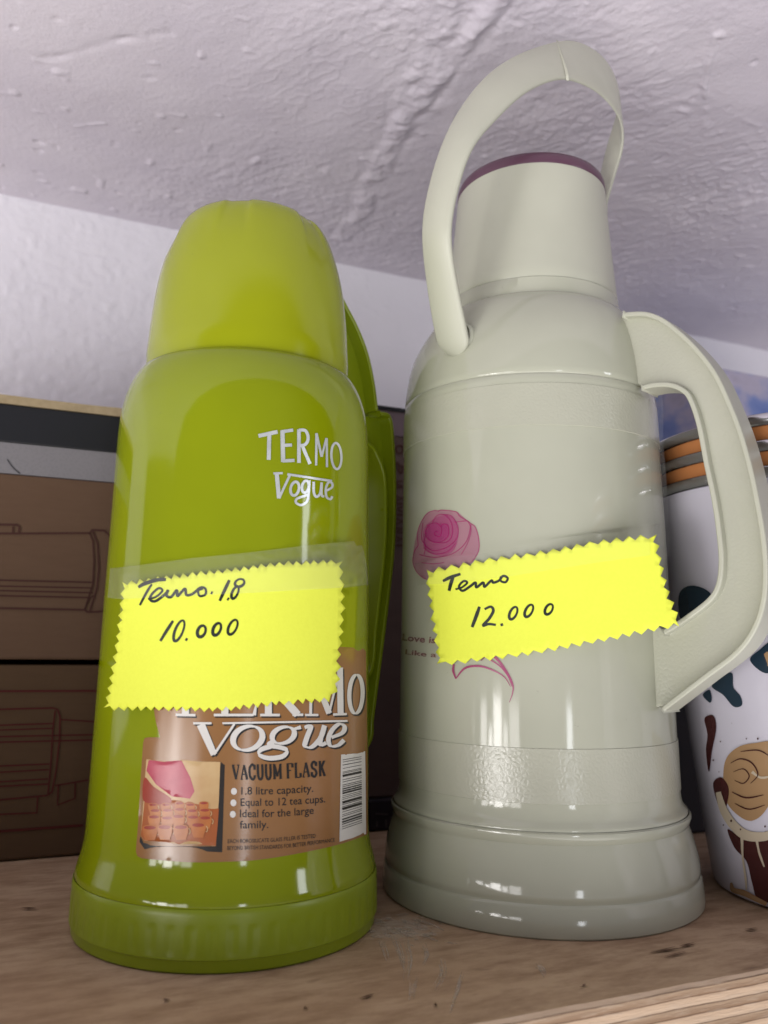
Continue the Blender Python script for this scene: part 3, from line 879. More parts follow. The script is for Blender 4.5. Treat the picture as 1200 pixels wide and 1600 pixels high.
# ---- paper label
KRAFT = mat('brown_label_paper', (.30, .145, .048), .2, .6)
kn = noise(KRAFT, 50, 5); setc(KRAFT, mix(KRAFT, kn.outputs[0], (.28, .132, .044), (.325, .16, .055)))
z3 = lambda x, y: (190 + x * .35833, 1000 + y * .35833)
mb = MB()
lab = [(1055, 38), (900, 20), (500, 60), (250, 150), (140, 300), (150, 360), (168, 425), (118, 424), (100, 428), (94, 446), (86, 560), (72, 800), (62, 920), (68, 942), (88, 952)] + \
      [tuple(p) for p in smooth_path([(88, 952), (270, 968), (420, 968), (600, 958), (800, 925), (960, 888), (1068, 850)], 5)[1:]] + [(1074, 842), (1073, 560), (1068, 200), (1066, 50)]
fill(mb, SG, lab, .00018, 9, z3)
label = on(green, mb, 'label', KRAFT)
PWHITE = mat('label_white_ink', (.72, .70, .66), .3, .4)
PBLACK = mat('label_black_ink', (.016, .012, .010), .35, .4)


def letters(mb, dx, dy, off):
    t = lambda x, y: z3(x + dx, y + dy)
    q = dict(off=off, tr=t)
    # upper line, its tops hidden by the price card
    ribbon(mb, SG, [(282, 180), (278, 325)], 11, **q); ribbon(mb, SG, [(236, 326), (322, 328)], 4, smooth=False, **q)
    ribbon(mb, SG, [(455, 130), (450, 325)], 11, **q); ribbon(mb, SG, [(402, 327), (575, 327)], 4, smooth=False, **q); ribbon(mb, SG, [(578, 328), (588, 275)], [6, 2], smooth=False, **q)
    ribbon(mb, SG, [(640, 120), (640, 325)], 11, **q); ribbon(mb, SG, [(604, 327), (690, 327)], 4, smooth=False, **q); ribbon(mb, SG, [(680, 220), (715, 265), (768, 326)], [10, 12, 12], **q); ribbon(mb, SG, [(745, 326), (792, 326)], 4, smooth=False, **q)
    ribbon(mb, SG, [(828, 130), (824, 325)], 4.5, **q); ribbon(mb, SG, [(800, 327), (858, 327)], 3.6, smooth=False, **q)
    ribbon(mb, SG, [(832, 130), (905, 320)], [10, 9], smooth=False, **q); ribbon(mb, SG, [(905, 320), (950, 130)], 3.5, smooth=False, **q)
    ribbon(mb, SG, [(952, 120), (955, 322)], 9.5, **q); ribbon(mb, SG, [(922, 325), (982, 323)], 3.6, smooth=False, **q)
    ribbon(mb, SG, ell(1022, 236, 29, 84, 28, 2), 0, closed=True, nib=(2.4, 6.5, 0), **q)
    # lower line
    ribbon(mb, SG, [(345, 368), (403, 500)], [13, 10], smooth=False, **q); ribbon(mb, SG, [(403, 500), (492, 366)], 3.6, smooth=False, **q)
    ribbon(mb, SG, [(312, 363), (392, 363)], 3.4, smooth=False, **q); ribbon(mb, SG, [(440, 363), (985, 353)], 3.0, smooth=False, **q)
    ribbon(mb, SG, ell(550, 428, 66, 50, 26, -22), 0, closed=True, nib=(3.0, 9.5, .25), **q)
    ribbon(mb, SG, ell(705, 415, 50, 34, 24, -20), 0, closed=True, nib=(2.8, 8.5, .25), **q)
    ribbon(mb, SG, [(668, 440), (640, 458), (690, 468), (722, 482), (700, 508), (640, 515), (600, 500), (608, 478), (650, 464)], 0, nib=(2.6, 7.5, 1.3), **q)
    ribbon(mb, SG, [(740, 392), (782, 380)], [3, 6], smooth=False, **q)
    ribbon(mb, SG, [(798, 382), (825, 376), (806, 430), (800, 462), (830, 466), (868, 425), (885, 372)], 0, nib=(2.6, 8.0, .2), **q)
    ribbon(mb, SG, [(885, 372), (868, 430), (868, 458), (892, 448)], 0, nib=(2.6, 7.5, .2), **q)
    ribbon(mb, SG, [(915, 425), (962, 405), (972, 378), (950, 366), (920, 390), (902, 430), (912, 462), (945, 458), (970, 436)], 0, nib=(2.6, 7.5, .2), **q)


GLY = {'V': [[(0, 1), (.5, 0)], [(.5, 0), (1, 1)], [(-.12, 1), (.28, 1)], [(.72, 1), (1.12, 1)]],
       'A': [[(0, 0), (.5, 1)], [(.5, 1), (1, 0)], [(.2, .34), (.8, .34)], [(-.12, 0), (.28, 0)], [(.72, 0), (1.12, 0)]],
       'C': [[(.95, .70), (.82, .95), (.5, 1.02), (.12, .8), (.05, .5), (.12, .2), (.5, -.02), (.82, .05), (.97, .28)], [(.95, 1), (.95, .66)]],
       'U': [[(.12, 1), (.12, .3), (.3, .02), (.5, -.02), (.7, .02), (.88, .3), (.88, 1)], [(-.08, 1), (.32, 1)], [(.68, 1), (1.08, 1)]],
       'M': [[(.08, 0), (.08, 1)], [(.08, 1), (.5, .15)], [(.5, .15), (.92, 1)], [(.92, 0), (.92, 1)], [(-.1, 0), (.26, 0)], [(.74, 0), (1.1, 0)], [(-.1, 1), (.12, 1)], [(.88, 1), (1.1, 1)]],
       'F': [[(.15, 0), (.15, 1)], [(0, 1), (.98, 1)], [(.15, .52), (.7, .52)], [(.96, 1), (.96, .72)], [(-.05, 0), (.4, 0)]],
       'L': [[(.15, 0), (.15, 1)], [(-.05, 1), (.4, 1)], [(-.05, 0), (.95, 0)], [(.94, 0), (.94, .3)]],
       'S': [[(.86, .76), (.7, .98), (.4, 1.0), (.12, .82), (.25, .58), (.7, .44), (.9, .2), (.62, -.02), (.3, .0), (.1, .24)], [(.88, 1), (.88, .7)], [(.1, 0), (.1, .3)]],
       'K': [[(.15, 0), (.15, 1)], [(.85, 1), (.2, .42)], [(.42, .6), (.9, 0)], [(-.05, 0), (.36, 0)], [(-.05, 1), (.36, 1)], [(.62, 1), (1.04, 1)], [(.66, 0), (1.1, 0)]]}


def slab_words(mb, body, base, h, off):
    wd = {' ': .42, 'M': 1.25}
    tot = sum(wd.get(c, 1) for c in body) + .0
    C = smooth_path(base, 16); s_ = np.r_[0, np.cumsum(np.linalg.norm(np.diff(C, axis=0), axis=1))]; s_ = s_ / s_[-1]; x = 0
    for c in body:
        w_ = wd.get(c, 1)
        for st in GLY.get(c, []):
            def tr(a, b, x=x, w_=w_):
                t = (x + w_ * (.14 + .72 * a)) / tot
                return z3(np.interp(t, s_, C[:, 0]) - b * h * .03, np.interp(t, s_, C[:, 1]) - b * h)
            hv = abs(st[0][0] - st[-1][0]) < .15 or c in 'CUS' and len(st) > 2
            dg = len(st) == 2 and abs(st[0][0] - st[1][0]) > .2 and abs(st[0][1] - st[1][1]) > .2
            thin = dg and c in 'VAM' and (st[1][1] > st[0][1]) 
            ribbon(mb, SG, st, 3.6 if (hv or dg) and not thin else (2.0 if thin else 1.7), off, n=4, smooth=len(st) > 2, tr=tr)
        x += w_


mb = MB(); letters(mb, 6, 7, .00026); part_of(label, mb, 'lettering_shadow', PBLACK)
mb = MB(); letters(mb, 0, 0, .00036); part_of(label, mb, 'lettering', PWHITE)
mb = MB()
tt = dict(off=.0003, tr=z3)
slab_words(mb, 'VACUUM FLASK', [(482, 608), (690, 604), (893, 590)], 62, .0003)
text(mb, SG, '1.8 litre capacity.', [(522, 674), (680, 672), (836, 662)], 12.6, bold=.004, **tt)
text(mb, SG, 'Equal to 12 tea cups.', [(519, 724), (700, 721), (888, 708)], 12.6, bold=.004, **tt)
text(mb, SG, 'Ideal for the large', [(516, 773), (680, 771), (838, 758)], 12.6, bold=.004, **tt)
text(mb, SG, 'family.', [(515, 822), (640, 820)], 12.6, bold=.004, **tt)
text(mb, SG, 'EACH BOROSILICATE GLASS FILLER IS TESTED', [(463, 886), (660, 880), (846, 862)], 6.4, **tt)
text(mb, SG, 'BEYOND BRITISH STANDARDS FOR BETTER PERFORMANCE', [(461, 916), (700, 908), (930, 880)], 6.4, **tt)
part_of(label, mb, 'small_print', PBLACK)
mb = MB()
for y in (660, 710, 760): fill(mb, SG, ell(490 - (y - 660) * .05, y, 13, 15, 16), .0003, 6, z3)
part_of(label, mb, 'bullet', PWHITE)
# barcode
mb = MB(); fill(mb, SG, [(957, 500), (1062, 485), (1064, 600), (1066, 846), (1005, 864), (950, 880), (953, 700)], .0003, 8, z3)
bar = part_of(label, mb, 'barcode', PWHITE)
mb = MB()
for k, wd in ((.06, .9), (.085, .9), (.12, 1.1), (.16, .8), (.20, .8), (.215, .8), (.245, 3.6), (.29, .9), (.315, .9), (.35, 1), (.37, 1), (.395, 1.8), (.42, 2.0), (.445, 2.6), (.475, .8), (.495, .8), (.515, .8), (.55, 3.6), (.575, .9), (.60, .9), (.625, 3.8), (.66, .8), (.69, .8), (.71, .8), (.745, 2.0), (.775, 2.4), (.80, 1.4), (.83, .8), (.855, .8)):
    ya = 500 + k * 380; yb = 487 + k * 360
    ribbon(mb, SG, [(965 - k * 4, ya), (1046 + k * 3, yb)], wd, .0004, smooth=False, tr=z3)
part_of(label, mb, 'barcode_bars', PBLACK)
# picture of tea cups with its black shadow border
mb = MB(); fill(mb, SG, [(432, 532), (450, 546), (438, 926), (100, 912), (78, 880), (82, 856), (96, 885), (412, 900)], .00024, 8, z3)
part_of(label, mb, 'picture_border', PBLACK)
PIC = mat('picture_cream', (.62, .42, .20), .25, .4)
pn_ = noise(PIC, 90, 3); setc(PIC, mix(PIC, pn_.outputs[0], (.50, .27, .10), (.72, .55, .30)))
mb = MB(); fill(mb, SG, [(108, 520), (270, 524), (430, 532), (424, 700), (410, 898), (250, 892), (98, 874), (84, 850), (96, 690)], .0003, 8, z3)
pic = part_of(label, mb, 'picture', PIC)
ROSEP = mat('picture_red', (.50, .075, .12), .25, .4)
rn = noise(ROSEP, 120, 4); setc(ROSEP, mix(ROSEP, rn.outputs[0], (.38, .04, .08), (.62, .13, .17)))
CUPO = mat('picture_orange', (.60, .20, .06), .25, .4)
cn_ = noise(CUPO, 140, 3); setc(CUPO, mix(CUPO, cn_.outputs[0], (.36, .08, .02), (.66, .26, .07)))
CUPO2 = mat('picture_amber', (.40, .11, .03), .25, .4)
CUPD = mat('picture_tea', (.34, .05, .03), .25, .4)
mb = MB()
fill(mb, SG, [(118, 524), (262, 526), (300, 600), (318, 660), (298, 692), (220, 682), (150, 630), (108, 570)], .00036, 6, z3)
part_of(label, mb, 'picture_red_cloth', ROSEP)
mb = MB(); fill(mb, SG, [(100, 700), (180, 690), (300, 705), (424, 735), (418, 820), (410, 897), (250, 891), (98, 873), (84, 850), (94, 760)], .00032, 7, z3)
part_of(label, mb, 'picture_table', CUPO2)
mb = MB(); fill(mb, SG, smooth_path([(100, 600), (140, 640), (215, 690), (200, 715), (120, 712), (92, 690)], 4, True), .00034, 6, z3)
part_of(label, mb, 'picture_sleeve', CUPD)
mb1, mb2, mb3 = MB(), MB(), MB()
cr_ = random.Random(3); cups = []
for ry, n_, sc_ in ((722, 5, .62), (748, 5, .72), (780, 5, .82), (818, 4, .98)):
    for q_ in range(n_): cups.append((112 + (q_ + .35 * (n_ % 2)) * 278 / n_ + cr_.uniform(-7, 7) + 8, ry + cr_.uniform(-5, 5) - q_ * 1.0, sc_))
for i, (cx, cy, s) in enumerate(cups):
    fill(mb1, SG, [(cx - 34 * s, cy - 4), (cx + 34 * s, cy - 4), (cx + 33 * s, cy + 20 * s), (cx + 22 * s, cy + 52 * s), (cx - 20 * s, cy + 52 * s), (cx - 31 * s, cy + 22 * s)], .00034 + i * .00002, 7, z3)
    fill(mb1, SG, ell(cx, cy - 4, 34 * s, 13 * s, 14), .00034 + i * .00002, 7, z3)
    fill(mb2, SG, ell(cx, cy - 4, 27 * s, 8.5 * s, 14), .00035 + i * .00002, 7, z3)
    ribbon(mb3, SG, ell(cx + 33 * s, cy + 14 * s, 9 * s, 13 * s, 8, 0, -80, 80), 1.3, .00035 + i * .00002, tr=z3)
part_of(label, mb1, 'picture_cups', CUPO); part_of(label, mb2, 'picture_tea', CUPD); part_of(label, mb3, 'picture_cup_handles', PIC)

# ================================================================== cream flask
DX = (np.array([0, .078, .185, .25, .275, .292, .35, .39]), np.array([.0006, -.0006, -.0012, -.0022, -.0018, .0, .0008, .0014]))
cream = thing('vacuum_flask', 'pale cream vacuum flask with arched carrying handle and pink rose print', 'flask', (AXC[0], AXC[1], 0))
CPb = [(0, 2), (0, 79.6), (.8, 80.4), (4, 80.6), (12.2, 79.6), (12.9, 79.3), (13.6, 78.7), (14.4, 78.7), (15.2, 79.2), (17, 79.2), (22, 78.6), (27, 77.5), (31, 76.4), (34, 75.6), (36.3, 74.8), (37, 74.7), (37.8, 75.2), (40.6, 76.2), (41.8, 76.0), (42.4, 75.2)]
CPm = [(41.6, 72), (42.0, 74.6), (43.0, 74.9), (44.2, 74.4), (45.6, 73.2), (47.2, 72.4), (50, 71.9), (53, 71.7), (78, 71.5), (120, 71.1), (180, 70.3), (225, 69.4), (249, 68.9), (251.5, 68.8), (252.4, 68.2)]
CPs = [(251.5, 66), (252.2, 67.9), (253.2, 68.5), (256, 68.5), (262, 67.9), (270, 66.7), (277, 65.1), (283, 63.1), (288, 60.9), (293, 58.2), (297, 55.6), (300.2, 52.8), (301.4, 51.2), (301.8, 50.3), (302.0, 49.6), (310.2, 48.9), (310.8, 48.3), (311.0, 46.0)]
CPc = [(310.6, 45.5), (310.9, 47.8), (311.8, 48.2), (325, 46.9), (345, 45.0), (360, 43.7), (374, 42.6), (377.6, 42.3), (377.9, 41.0)]
CPl = [(377.2, 38), (377.6, 42.0), (378.5, 42.5), (382, 42.2), (384.0, 41.6), (384.6, 40.5), (384.2, 38.5), (383, 36), (383, 1)]
for nm, pr_, mm, sh in (('flask_base', CPb, CREAM, 40), ('flask_body', CPm, CREAM, 40), ('shoulder', CPs, CREAM, 40), ('cup_lid', CPc, CREAM_M, 50), ('lid_ring', CPl, MAUVE, 50)):
    v, f = lathe_vf(pr_, seg=220, dx=DX); obj(nm, v, f, mm, cream, sharp=sh)
CPall = [p for p in CPm if p[0] > 43.5] + [p for p in CPs if p[0] > 253]
SCm = Lathe(AXC, CPall, DX)


def band(z0, z1, ins=.35):
    zs_ = [z0, z0 + .35] + list(np.linspace(z0 + 1.5, z1 - 1.5, 6)) + [z1 - .35, z1]
    src = np.array(CPm)
    rr = np.interp(zs_, src[:, 0], src[:, 1])
    rr = [r_ - .4 if i in (0, len(zs_) - 1) else r_ + ins for i, r_ in enumerate(rr)]
    v, f = lathe_vf(list(zip(zs_, rr)), seg=220, dx=DX); obj('grained_band', v, f, CREAM_T, cream, sharp=50)


band(53.3, 77.6); band(226.0, 247.5)

# side handle: outer and inner flange with a recessed grained web
HBC = math.radians(-45); hd = np.array([math.cos(HBC), math.sin(HBC), 0]); hn = np.array([hd[1], -hd[0], 0])   # hn points to the lens side
AC3 = np.array([AXC[0], AXC[1], 0]); OFF = .008
pc_ = lambda q: plane_pt(*q, AC3, hd, hn, OFF)
outp = smooth_path([pc_(q) for q in [(974, 491), (1005, 490), (1030, 498), (1050, 512), (1075, 534), (1100, 562), (1120, 592), (1140, 636), (1156, 678), (1171, 732), (1183, 790), (1191, 838), (1195, 888), (1192, 938), (1178, 982), (1150, 1020), (1098, 1060), (1034, 1109)]], 6)
inp = smooth_path([pc_(q) for q in [(1003, 605), (1022, 601), (1045, 601), (1064, 608), (1077, 622), (1091, 662), (1103, 724), (1116, 786), (1124, 845), (1126, 882), (1121, 916), (1105, 940), (1064, 971), (1036, 988)]], 6)
mb = MB()
flange(mb, outp, AC3, hd, hn, -.0075, OFF, .0024)
flange(mb, inp, AC3, hd, hn, -.0075, OFF, .0024)
o = mb.build('side_handle', CREAM_M, cream, (AXC[0], AXC[1], 0)); bevel(o, .0009, 3)
mb = MB()
slab(mb, [tuple(p) for p in outp[1:-1:2]] + [(.064, .094)] + [(.068, .135)] + [tuple(p) for p in inp[::-2]] + [(.062, .258), (.056, .292)], AC3, hd, hn, -.0005, .0035)
mb.build('handle_web', CREAM_T, cream, (AXC[0], AXC[1], 0), smooth=False)

# arched carrying strap over the lid
PSI, TAU, ZP = math.radians(-132), .21, .277
bt = np.array([math.cos(PSI), math.sin(PSI), 0]); bn = np.array([-bt[1], bt[0], 0]); zz = np.array([0, 0, 1.0])
bm_ = math.cos(TAU) * zz + math.sin(TAU) * bn; bk = math.cos(TAU) * bn - math.sin(TAU) * zz
BO = np.array([AXC[0], AXC[1], ZP]); BW = .0175


def strap_pt(px, py, off):
    O = BO + off * bk; d = ray(px, py); s = ((O - CAM) @ bk) / (d @ bk); P = CAM + s * d - O
    return np.array([P @ bt, P @ bm_])


outL = [(690, 556), (683, 533), (670, 457), (660, 373), (663, 330), (680, 260), (703, 200), (737, 147), (773, 110), (820, 83), (880, 65), (903, 67), (930, 80), (953, 103), (966, 135), (968, 165), (960, 195), (953, 213), (944, 250), (937, 280)]
inn = [(735, 554), (732, 528), (727, 507), (710, 423), (703, 360), (717, 287), (737, 230), (770, 190), (820, 143), (870, 122), (897, 125), (930, 140), (952, 160), (968, 182), (975, 205), (973, 237), (964, 262), (948, 318)]


def resample(P, n):
    P = np.array(P); s = np.r_[0, np.cumsum(np.linalg.norm(np.diff(P, axis=0), axis=1))]; t = np.linspace(0, s[-1], n)
    return np.stack([np.interp(t, s, P[:, k]) for k in range(P.shape[1])], 1)


NS = 420
a_far = resample(smooth_path([strap_pt(*q, -BW / 2) for q in outL], 6), NS)      # far edge of the strap
a_near = resample(smooth_path([strap_pt(*q, BW / 2) for q in inn], 6), NS)
def soften(P, sg=9):
    n_ = int(sg * 3); kx = np.exp(-.5 * (np.arange(-n_, n_ + 1) / sg) ** 2); kx /= kx.sum()
    Q = np.vstack([2 * P[0] - P[n_:0:-1], P, 2 * P[-1] - P[-2:-n_ - 2:-1]])
    return np.stack([np.convolve(Q[:, k], kx, 'valid') for k in range(2)], 1)


a_far, a_near = soften(a_far), soften(a_near)
cen = (a_far + a_near) / 2
# the hidden far leg mirrors the near one
i0 = NS - 1
print('strap ends', cen[0], cen[NS // 2], cen[-1])
end = cen[i0]
tail = smooth_path([tuple(end), (end[0] - .004, end[1] - .02), (-.064, .050), (-.069, .02), (-.069, -.008)], 10)[1:]
full_far = np.vstack([a_far, tail + (a_far[i0] - end) * np.linspace(1, 0, len(tail))[:, None]])
full_near = np.vstack([a_near, tail + (a_near[i0] - end) * np.linspace(1, 0, len(tail))[:, None]])
# flat strap with rounded ends: width eased to zero over the last millimetres
mid_l = np.r_[0, np.cumsum(np.linalg.norm(np.diff((full_far + full_near) / 2, axis=0), axis=1))]
mb = MB(); v = []; m = len(full_far)
for i in range(m):
    dl = min(mid_l[i], mid_l[-1] - mid_l[i]); hw = BW / 2
    k = math.sqrt(max(.01, 1 - (1 - min(1, dl / hw)) ** 2)) if i < m / 2 else 1.0
    pf, pn2 = full_far[i], full_near[i]; c2 = (pf + pn2) / 2
    j0, j1 = max(0, i - 1), min(m - 1, i + 1)
    tg_ = (full_far[j1] + full_near[j1] - full_far[j0] - full_near[j0]); tg_ = tg_ / np.linalg.norm(tg_); nr = np.array([tg_[1], -tg_[0]])
    th_ = .0017
    # eight-sided rounded strap section: across (bk) and outward (nr)
    for sx, sn in ((-1, .45), (-.86, 1), (.86, 1), (1, .45), (1, -.45), (.86, -1), (-.86, -1), (-1, -.45)):
        q = c2 + (pn2 - pf) / 2 * sx * k + nr * th_ * sn + nr * .0006 * (1 - sx * sx)
        v.append(BO + bt * q[0] + bm_ * q[1] + bk * (hw * sx * k))
mb.add(v, [(8 * i + j, 8 * i + (j + 1) % 8, 8 * i + 8 + (j + 1) % 8, 8 * i + 8 + j) for i in range(m - 1) for j in range(8)] + [tuple(range(7, -1, -1)), tuple(8 * (m - 1) + j for j in range(8))])
strap = mb.build('carrying_strap', CREAM_M, cream, (AXC[0], AXC[1], 0), sharp=0)
# the lapped joint in the strap
ji = int(np.argmin([abs((BO + bt * p[0] + bm_ * p[1])[0] - .0) + 0 for p in cen]))
ji = int(np.argmin(np.linalg.norm(cen - (strap_pt(880, 66, -BW / 2) + strap_pt(876, 122, BW / 2)) / 2, axis=1)))
mb = MB(); v = []
for i in (ji - 1, ji, ji + 1):
    pf, pn2 = full_far[i], full_near[i]; c2 = (pf + pn2) / 2
    tg_ = cen[ji + 1] - cen[ji - 1]; tg_ = tg_ / np.linalg.norm(tg_); nr = np.array([tg_[1], -tg_[0]])
    c2 = (full_far[ji] + full_near[ji]) / 2 + tg_ * .0011 * (i - ji)
    ex = .0013 if i == ji else .0003
    for sx, sn in ((-1, .45), (-.86, 1), (.86, 1), (1, .45), (1, -.45), (.86, -1), (-.86, -1), (-1, -.45)):
        q = c2 + (full_near[ji] - full_far[ji]) / 2 * sx + nr * (.0017 + ex) * sn
        v.append(BO + bt * q[0] + bm_ * q[1] + bk * ((BW / 2 + ex) * sx))
mb.add(v, [(8 * i + j, 8 * i + (j + 1) % 8, 8 * i + 8 + (j + 1) % 8, 8 * i + 8 + j) for i in range(2) for j in range(8)])
part_of(strap, mb, 'strap_joint', CREAM_M)
# pivot pins
for sgn in (1, -1):
    mb = MB(); v = []
    cz = BO + bt * (.058 * sgn) - bm_ * .001
    a_ = np.linspace(0, 2 * math.pi, 28, endpoint=False)
    for r_, d_ in ((.0085, -.012), (.0085, .0088), (.0074, .0098)):
        for q in a_: v.append(cz + bt * d_ * sgn + bm_ * r_ * math.sin(q) + bk * r_ * math.cos(q))
    mb.add(v, [(28 * i + j, 28 * i + (j + 1) % 28, 28 * i + 28 + (j + 1) % 28, 28 * i + 28 + j) for i in range(2) for j in range(28)])
    mb.build('pivot_boss', CREAM, cream, (AXC[0], AXC[1], 0))


# ---- rose print
def ink(name, color, alpha):
    m = mat(name, color, .2, .5); L = m.node_tree.links
    tr_ = N(m, 'ShaderNodeBsdfTransparent'); mx = N(m, 'ShaderNodeMixShader'); mx.inputs[0].default_value = alpha
    L.new(tr_.outputs[0], mx.inputs[1]); L.new(m.node_tree.nodes['Principled BSDF'].outputs[0], mx.inputs[2])
    L.new(mx.outputs[0], m.node_tree.nodes['Material Output'].inputs[0]); return m


PETAL = ink('pink_petal_ink', (.55, .10, .30), .42)
PETAL2 = ink('pink_petal_ink_deep', (.55, .06, .27), .42)
PLINE = ink('magenta_line_ink', (.42, .025, .17), .70)
PTXT = ink('dark_magenta_ink', (.24, .03, .08), .65)
z5 = lambda x, y: (640 + x * .2062, 780 + y * .2062)
mb = MB()
fill(mb, SCm, smooth_path([(210, 85), (350, 95), (440, 165), (500, 215), (525, 310), (520, 400), (470, 480), (380, 520), (250, 560), (130, 610), (60, 560), (25, 470), (35, 350), (70, 210), (130, 110)], 5, True), .0002, 8, z5)
on(cream, mb, 'rose_print', PETAL)
mb = MB()
fill(mb, SCm, smooth_path([(130, 190), (250, 120), (340, 150), (370, 250), (340, 380), (240, 430), (120, 390), (100, 280)], 5, True), .0003, 8, z5)
fill(mb, SCm, smooth_path([(140, 210), (230, 180), (290, 200), (280, 290), (210, 320), (140, 300)], 5, True), .0004, 8, z5)
on(cream, mb, 'rose_print', PETAL2)
mb = MB()
for p, wd in (([(130, 200), (200, 180), (240, 220), (230, 280), (190, 270), (195, 245), (215, 250)], 1.2), ([(150, 190), (120, 250), (150, 310), (230, 325), (290, 280), (290, 200), (250, 190), (235, 215)], 1.3),
              ([(170, 185), (200, 130), (250, 115), (300, 150), (325, 220), (310, 300), (260, 330), (180, 325)], 1.2), ([(255, 115), (320, 130), (365, 210), (360, 290), (320, 340)], 1.2),
              ([(110, 350), (180, 390), (270, 370), (330, 330)], 1.2), ([(105, 370), (190, 415), (290, 395), (350, 330)], 1.0), ([(75, 420), (190, 440), (330, 410), (430, 320), (465, 190)], 1.2),
              ([(90, 480), (180, 490), (260, 480)], 1.2), ([(100, 180), (90, 300), (120, 350), (110, 420)], 1.1), ([(210, 90), (190, 85), (130, 110), (80, 190), (60, 260), (65, 350)], 1.1),
              ([(215, 95), (240, 82), (350, 95), (380, 130), (440, 165)], 1.3), ([(340, 175), (430, 165), (465, 185), (500, 215), (525, 310), (520, 400), (465, 485)], 1.2),
              ([(65, 350), (35, 400), (25, 480), (60, 560), (130, 610)], 1.2), ([(440, 165), (465, 230), (440, 330), (390, 420)], 1.0), ([(130, 250), (110, 330), (150, 380)], 1.0)):
    ribbon(mb, SCm, p, wd, .0005, tr=z5)
on(cream, mb, 'rose_lines', PLINE)
mb = MB()
for p, wd in (([(335, 1250), (330, 1300), (350, 1360)], [3, 4, 2]), ([(350, 1360), (420, 1280), (530, 1265), (640, 1300), (720, 1350), (765, 1420)], [1.5, 3.5, 3.5, 2.5, 1.8, .8]),
              ([(560, 1150), (650, 1200), (730, 1300), (780, 1400), (780, 1470), (755, 1540)], [4, 4.5, 3.5, 2.6, 1.8, .8]), ([(600, 1210), (690, 1270), (750, 1350), (775, 1420)], [2, 2.5, 2, 1])):
    ribbon(mb, SCm, p, wd, .0005, tr=z5)
on(cream, mb, 'rose_stem', PLINE)
mb = MB()
text(mb, SCm, 'Love is', [(628, 1000), (652, 1003), (680, 1005)], 10.5, off=.0004, lean=.15, bold=.02)
text(mb, SCm, 'Like a butterfly', [(633, 1022), (680, 1027), (760, 1030)], 8, off=.0004, lean=.1, bold=.015)
on(cream, mb, 'lettering', PTXT)

# ================================================================== price cards and tape
NEON = mat('neon_yellow_card', (.86, .93, .035), .6, .25)
nn1 = noise(NEON, 700, 4, .7); nn2 = noise(NEON, 30, 3)
setc(NEON, mix(NEON, nn1.outputs[0], (.80, .87, .075), (.90, .975, .10)))
bump(NEON, nn1.outputs[0], .15, .0004, bump(NEON, nn2.outputs[0], .5, .0015))
MARK = mat('black_marker', (.010, .016, .012), .45, .4)


def zig(path, step, depth, sgn):
    P = resample(smooth_path(path, 8), 400); L = np.linalg.norm(np.diff(P, axis=0), axis=1).sum()
    n = max(3, int(round(L / step))); Q = resample(P, 2 * n + 1); T = np.gradient(Q, axis=0); T /= np.linalg.norm(T, axis=1)[:, None]
    Nn = np.stack([T[:, 1], -T[:, 0]], 1)
    out = []
    for i in range(2 * n + 1):
        d_ = depth * (.8 + .4 * random.random()) * (-.5 if i % 2 == 0 else .5)
        j = T[i] * random.uniform(-.08, .08) * step
        out.append(tuple(Q[i] + Nn[i] * d_ * sgn + j))
    return out


def price_card(label, sheet, edges, steps, tr, writing, fat):
    o = None
    poly = []
    for e_, (st__, dp) in zip(edges, steps):
        z_ = zig([tr(*p) for p in e_], st__, dp, -1); poly += z_[:-1]
    mb = MB(); fill(mb, sheet, poly, 0, 9)
    o = mb.build('price_card', NEON, None, smooth=True, sharp=0); tag(o, label, 'price tag', 'hand written neon price cards')
    sm = o.modifiers.new('thick', 'SOLIDIFY'); sm.thickness = .0004; sm.offset = -1
    o.data.update()
    mb = MB()
    for p, wd in writing: ribbon(mb, sheet, p, [abs(wd) * fat * k for k in ((.75, 1.05, 1, .8) if wd > 0 else (.8, 1.1, 1, .75, .8))], .00014, tr=tr, smooth=len(p) > 2, closed=wd < 0)
    ob = mb.build('handwriting', MARK, o)
    return o


z2 = lambda x, y: (140 + x * .4, 840 + y * .4)
SHG = Sheet(AXG, .0628, .066, .070)
wr = [([(190, 194), (215, 180), (262, 166), (298, 164)], 4.4), ([(243, 182), (222, 215), (196, 264)], 3.0),
      ([(228, 240), (258, 232), (284, 208), (270, 198), (244, 220), (236, 242), (258, 248), (296, 220), (306, 206), (300, 226), (318, 232), (340, 206), (344, 228), (372, 200), (378, 224), (402, 220), (432, 196), (452, 200), (452, 222), (430, 228), (424, 208), (442, 200)], 3.2),
      ([(474, 214), (480, 217)], 4.6), ([(546, 166), (530, 200), (508, 247)], 3.8), ([(538, 238), (544, 242)], 4.6),
      (ell(586, 177, 19, 14, 10, -25), -3.2), (ell(568, 215, 11, 25, 10, 24), -3.2),
      ([(326, 325), (302, 362), (276, 404)], 3.6), (ell(349, 364, 15, 43, 14, 22), -3.2), ([(374, 396), (382, 400)], 4.4),
      (ell(437, 366, 15, 23, 12, 22), -3.8), (ell(497, 358, 14, 25, 12, 24), -3.8), (ell(559, 350, 15, 31, 12, 26), -3.2)]
card_g = price_card('zigzag edged yellow price card marked 10.000 taped on green flask', SHG,
                    [[(130, 180), (350, 150), (600, 120), (780, 100), (980, 92)], [(980, 92), (990, 250), (975, 450), (965, 590), (935, 632)],
                     [(935, 632), (700, 650), (500, 672), (300, 668), (62, 668)], [(62, 668), (90, 520), (118, 330), (130, 180)]],
                    [(13.5, 7), (18, 7), (14, 7), (16.5, 6.5)], z2, wr, 1.3)
z7 = lambda x, y: (610 + x * .4, 780 + y * .4)
SHC = Sheet(AXC, .0734, .092, .24, .004)
